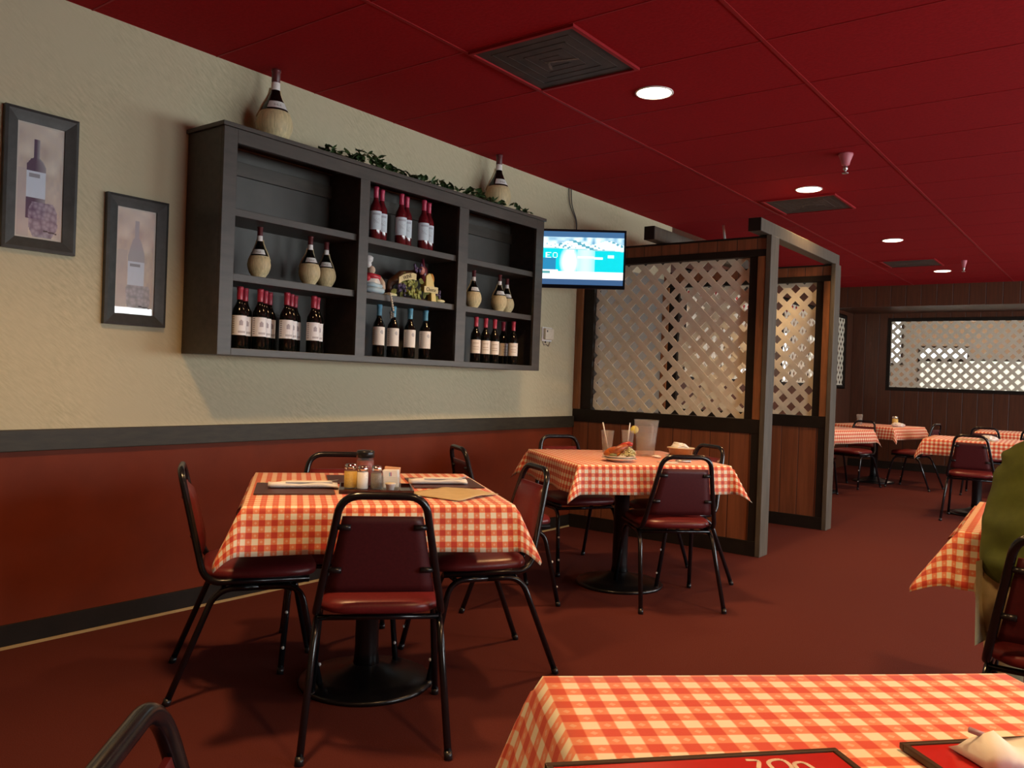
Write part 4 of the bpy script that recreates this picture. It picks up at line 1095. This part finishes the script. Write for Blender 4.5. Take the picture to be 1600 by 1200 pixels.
far_item('napkin', (2.53, 9.30), 'white napkin behind the empty chair in the aisle')
rect('paper_menu', 'tan paper on the table behind the empty aisle chair', 'paper', (2.41, 9.28), .36, .26, R(4), .002, KRAFT)

# ------------------------------------------------------------------ the seated person
def skin(name, nodes, edges, mats, parent, sub=2):
    """continuous skinned surface: nodes (x,y,z,rx,ry), edges"""
    me = bpy.data.meshes.new(name); me.from_pydata([n[:3] for n in nodes], edges, [])
    o = bpy.data.objects.new(name, me); COL.objects.link(o)
    md = o.modifiers.new('skin', 'SKIN'); md.use_smooth_shade = True
    for i, n in enumerate(nodes): me.skin_vertices[0].data[i].radius = (n[3], n[4] if len(n) > 4 else n[3])
    me.skin_vertices[0].data[0].use_root = True
    s = o.modifiers.new('sub', 'SUBSURF'); s.levels = sub; s.render_levels = sub
    dg = bpy.context.evaluated_depsgraph_get(); m2 = bpy.data.meshes.new_from_object(o.evaluated_get(dg))
    bpy.data.objects.remove(o)
    m2.materials.clear(); m2.materials.append(mats)
    for p in m2.polygons: p.use_smooth = True
    q = bpy.data.objects.new(name, m2); COL.objects.link(q); q.parent = parent; return q
PX, PY = 3.585, 2.915
per = thing('person', 'seated person in a green shirt and khaki trousers, back turned, right edge', 'person', (PX, PY, 0))
SKN = M('skin', (.50, .27, .18), .5, .1, 30); SHIRT = M('green shirt cloth', (.088, .118, .014), .8, .25, 14, .25); KHAKI = M('khaki cloth', (.44, .36, .20), .85, .15, 30, .2)
HAIR = M('brown hair', (.06, .035, .02), .6, .4, 60, .4, stretch=(1, 1, .2)); SHOE = M('dark shoe', (.02, .018, .016), .5, .2, 30)
# body: pelvis root, torso leaning forward over the table, arms resting on it
bn = [(0, -.02, .575, .13, .11), (0, .02, .72, .135, .10), (0, .07, .88, .15, .10), (0, .12, 1.02, .12, .09), (0, .155, 1.10, .055, .055), (0, .185, 1.16, .052, .055), (0, .205, 1.235, .075, .09), (0, .210, 1.31, .072, .088),
      (-.15, .10, .985, .050), (-.165, .19, .88, .047), (-.165, .24, .815, .042), (-.17, .34, .795, .036), (-.10, .47, .79, .027),
      (.15, .10, .985, .050), (.165, .19, .88, .047), (.165, .24, .815, .042), (.17, .34, .795, .036), (.10, .47, .79, .027),
      (-.13, .02, .55, .092), (-.22, .30, .56, .075), (-.245, .43, .53, .060), (-.235, .42, .28, .052), (-.23, .38, .10, .038), (-.23, .43, .05, .036), (-.24, .53, .035, .030),
      (.10, .02, .55, .092), (.12, .33, .56, .075), (.125, .46, .53, .060), (.12, .44, .28, .052), (.12, .40, .10, .038), (.12, .45, .05, .036), (.125, .55, .035, .030)]
be = [(0, 1), (1, 2), (2, 3), (3, 4), (4, 5), (5, 6), (6, 7), (3, 8), (8, 9), (9, 10), (10, 11), (11, 12), (3, 13), (13, 14), (14, 15), (15, 16), (16, 17), (0, 18), (18, 19), (19, 20), (20, 21), (21, 22), (22, 23), (23, 24), (0, 25), (25, 26), (26, 27), (27, 28), (28, 29), (29, 30), (30, 31)]
skin('body', bn, be, SKN, per)
g_ = 1.16
sn = [(0, -.050, .60, .275, .150), (0, -.040, .70, .29, .150), (0, -.01, .82, .295, .145), (0, .03, .92, .285, .135), (0, .06, 1.00, .25, .12), (0, .09, 1.055, .175, .10), (0, .12, 1.10, .080, .07),
      (-.150, .10, .985, .060), (-.165, .19, .88, .062), (-.165, .24, .815, .056), (.150, .10, .985, .060), (.165, .19, .88, .062), (.165, .24, .815, .056)]
sh = skin('shirt', sn, [(0, 1), (1, 2), (2, 3), (3, 4), (4, 5), (5, 6), (4, 7), (7, 8), (8, 9), (4, 10), (10, 11), (11, 12)], SHIRT, per, 3)
for v in sh.data.vertices:      # cloth folds
    n = v.normal; q = v.co
    v.co += n * (.024 * (vnoise(q.x * 8 + q.z * 9, q.z * 19 - q.x * 9) - .5) + .010 * (vnoise(q.z * 40 + q.x * 12, q.y * 14) - .5))
tn = [(0, -.05, .565, .20, .12), (-.15, .04, .555, .105, .090), (-.22, .27, .56, .088, .082), (-.25, .425, .53, .075), (-.237, .42, .28, .066), (-.233, .385, .095, .060), (.10, .05, .555, .105, .085), (.125, .30, .56, .088, .082), (.13, .455, .53, .075), (.125, .44, .28, .066), (.125, .405, .095, .060), (0, -.04, .64, .22, .12),
      (-.195, -.02, .565, .120, .110), (.195, -.02, .565, .120, .110)]
tr = skin('trousers', tn, [(0, 1), (1, 2), (2, 3), (3, 4), (4, 5), (0, 6), (6, 7), (7, 8), (8, 9), (9, 10), (0, 11), (0, 12), (0, 13)], KHAKI, per)
for v in tr.data.vertices:      # broad seated hips
    f = clamp((.20 - v.co.y) / .16) * clamp((v.co.z - .38) / .06)
    v.co.x *= 1 + .20 * f; v.co.z += .04 * f * clamp((v.co.z - .47) / .06)
for s in (-1, 1):
    q = .105 if s < 0 else 0; skin('shoe', [(s * (.125 + q), .385 - q * .2, .048, .046, .044), (s * (.125 + q), .47 - q * .2, .042, .048, .040), (s * (.128 + q), .575 - q * .2, .034, .042, .030)], [(0, 1), (1, 2)], SHOE, per)
    hx, hy, hz = s * .085, .50, .795
    hn = [(hx + s * .012, hy - .03, hz - .003, .022, .018), (hx, hy + .012, hz, .034, .015), (hx - s * .004, hy + .045, hz + .002, .036, .013)]; he = [(0, 1), (1, 2)]
    for q, (dx, L) in enumerate(((-.026, .060), (-.009, .070), (.009, .066), (.026, .050))):
        b0 = len(hn); hn += [(hx + dx, hy + .060, hz + .004, .0085), (hx + dx * 1.1, hy + .060 + L * .5, hz + .002, .008), (hx + dx * 1.1, hy + .060 + L, hz - .014, .0065)]; he += [(2, b0), (b0, b0 + 1), (b0 + 1, b0 + 2)]
    b0 = len(hn); hn += [(hx - s * .036, hy + .02, hz - .002, .011), (hx - s * .052, hy + .048, hz - .006, .009), (hx - s * .056, hy + .072, hz - .012, .0075)]; he += [(1, b0), (b0, b0 + 1), (b0 + 1, b0 + 2)]
    skin('hand', hn, he, SKN, per, 1)
m = MB(); m.ball((0, .190, 1.305), .108, 24, 16, sc=(.86, .98, 1.02)); hb = m.build('hair', HAIR, per)
for v in hb.data.vertices:
    if v.co.y > .235: v.co.y = .235 + (v.co.y - .235) * .4; v.co.z = max(v.co.z, 1.335)
    if v.co.z < 1.23: v.co.z = 1.23 + (v.co.z - 1.23) * .3
m = MB(); m.ball((0, .225, 1.275), .085, 24, 16, sc=(.86, 1.02, 1.25)); m.ball((0, .318, 1.265), .013, sc=(.9, 1.2, 1.5)); m.tube([(-.022, .300, 1.222), (0, .308, 1.220), (.022, .300, 1.222)], .005, 6)
for s in (-1, 1): m.ball((s * .074, .215, 1.275), .02, sc=(.4, .8, 1.4))
m.build('face', SKN, per)
m = MB()
for s in (-1, 1): m.ball((s * .030, .298, 1.293), .010, sc=(1.2, .7, .8))
m.build('eyes', M('eye white', (.6, .6, .58), .3, .1, 30), per)

# ------------------------------------------------------------------ light
for x, y in ((1.5, 15.0), (-1.7, 10.0), (-1.7, 14.5)):
    d = bpy.data.lights.new('back_room_fill', 'POINT'); d.energy = 60; d.color = (1, .80, .58); d.shadow_soft_size = .15  # unseen fill lights without fittings, added to brighten the back room
    o = bpy.data.objects.new('back_room_fill', d); COL.objects.link(o); o.location = (x, y, 2.3)
w = bpy.data.worlds.new('World'); SC.world = w; w.use_nodes = True
w.node_tree.nodes['Background'].inputs[0].default_value = (.75, .85, 1, 1); w.node_tree.nodes['Background'].inputs[1].default_value = .6

# ------------------------------------------------------------------ camera
yaw, pit, roll = .6493, -.0066, .037
fw = Vector((-math.sin(yaw) * math.cos(pit), math.cos(yaw) * math.cos(pit), math.sin(pit))); r0 = Vector((math.cos(yaw), math.sin(yaw), 0)); u0 = r0.cross(fw)
rt = math.cos(roll) * r0 + math.sin(roll) * u0; up = -math.sin(roll) * r0 + math.cos(roll) * u0
cd = bpy.data.cameras.new('camera'); cd.sensor_width = 36; cd.lens = 1290.5 / 1600 * 36; cd.clip_start = .05
co = bpy.data.objects.new('camera', cd); COL.objects.link(co)
mt = Matrix((rt, up, -fw)).transposed().to_4x4(); mt.translation = (3.69, 0, 1.1918); co.matrix_world = mt
SC.camera = co
SC.view_settings.view_transform = 'Standard'; SC.view_settings.look = 'None'; SC.view_settings.exposure = 0; SC.view_settings.gamma = 1
SC.view_settings.use_curve_mapping = False
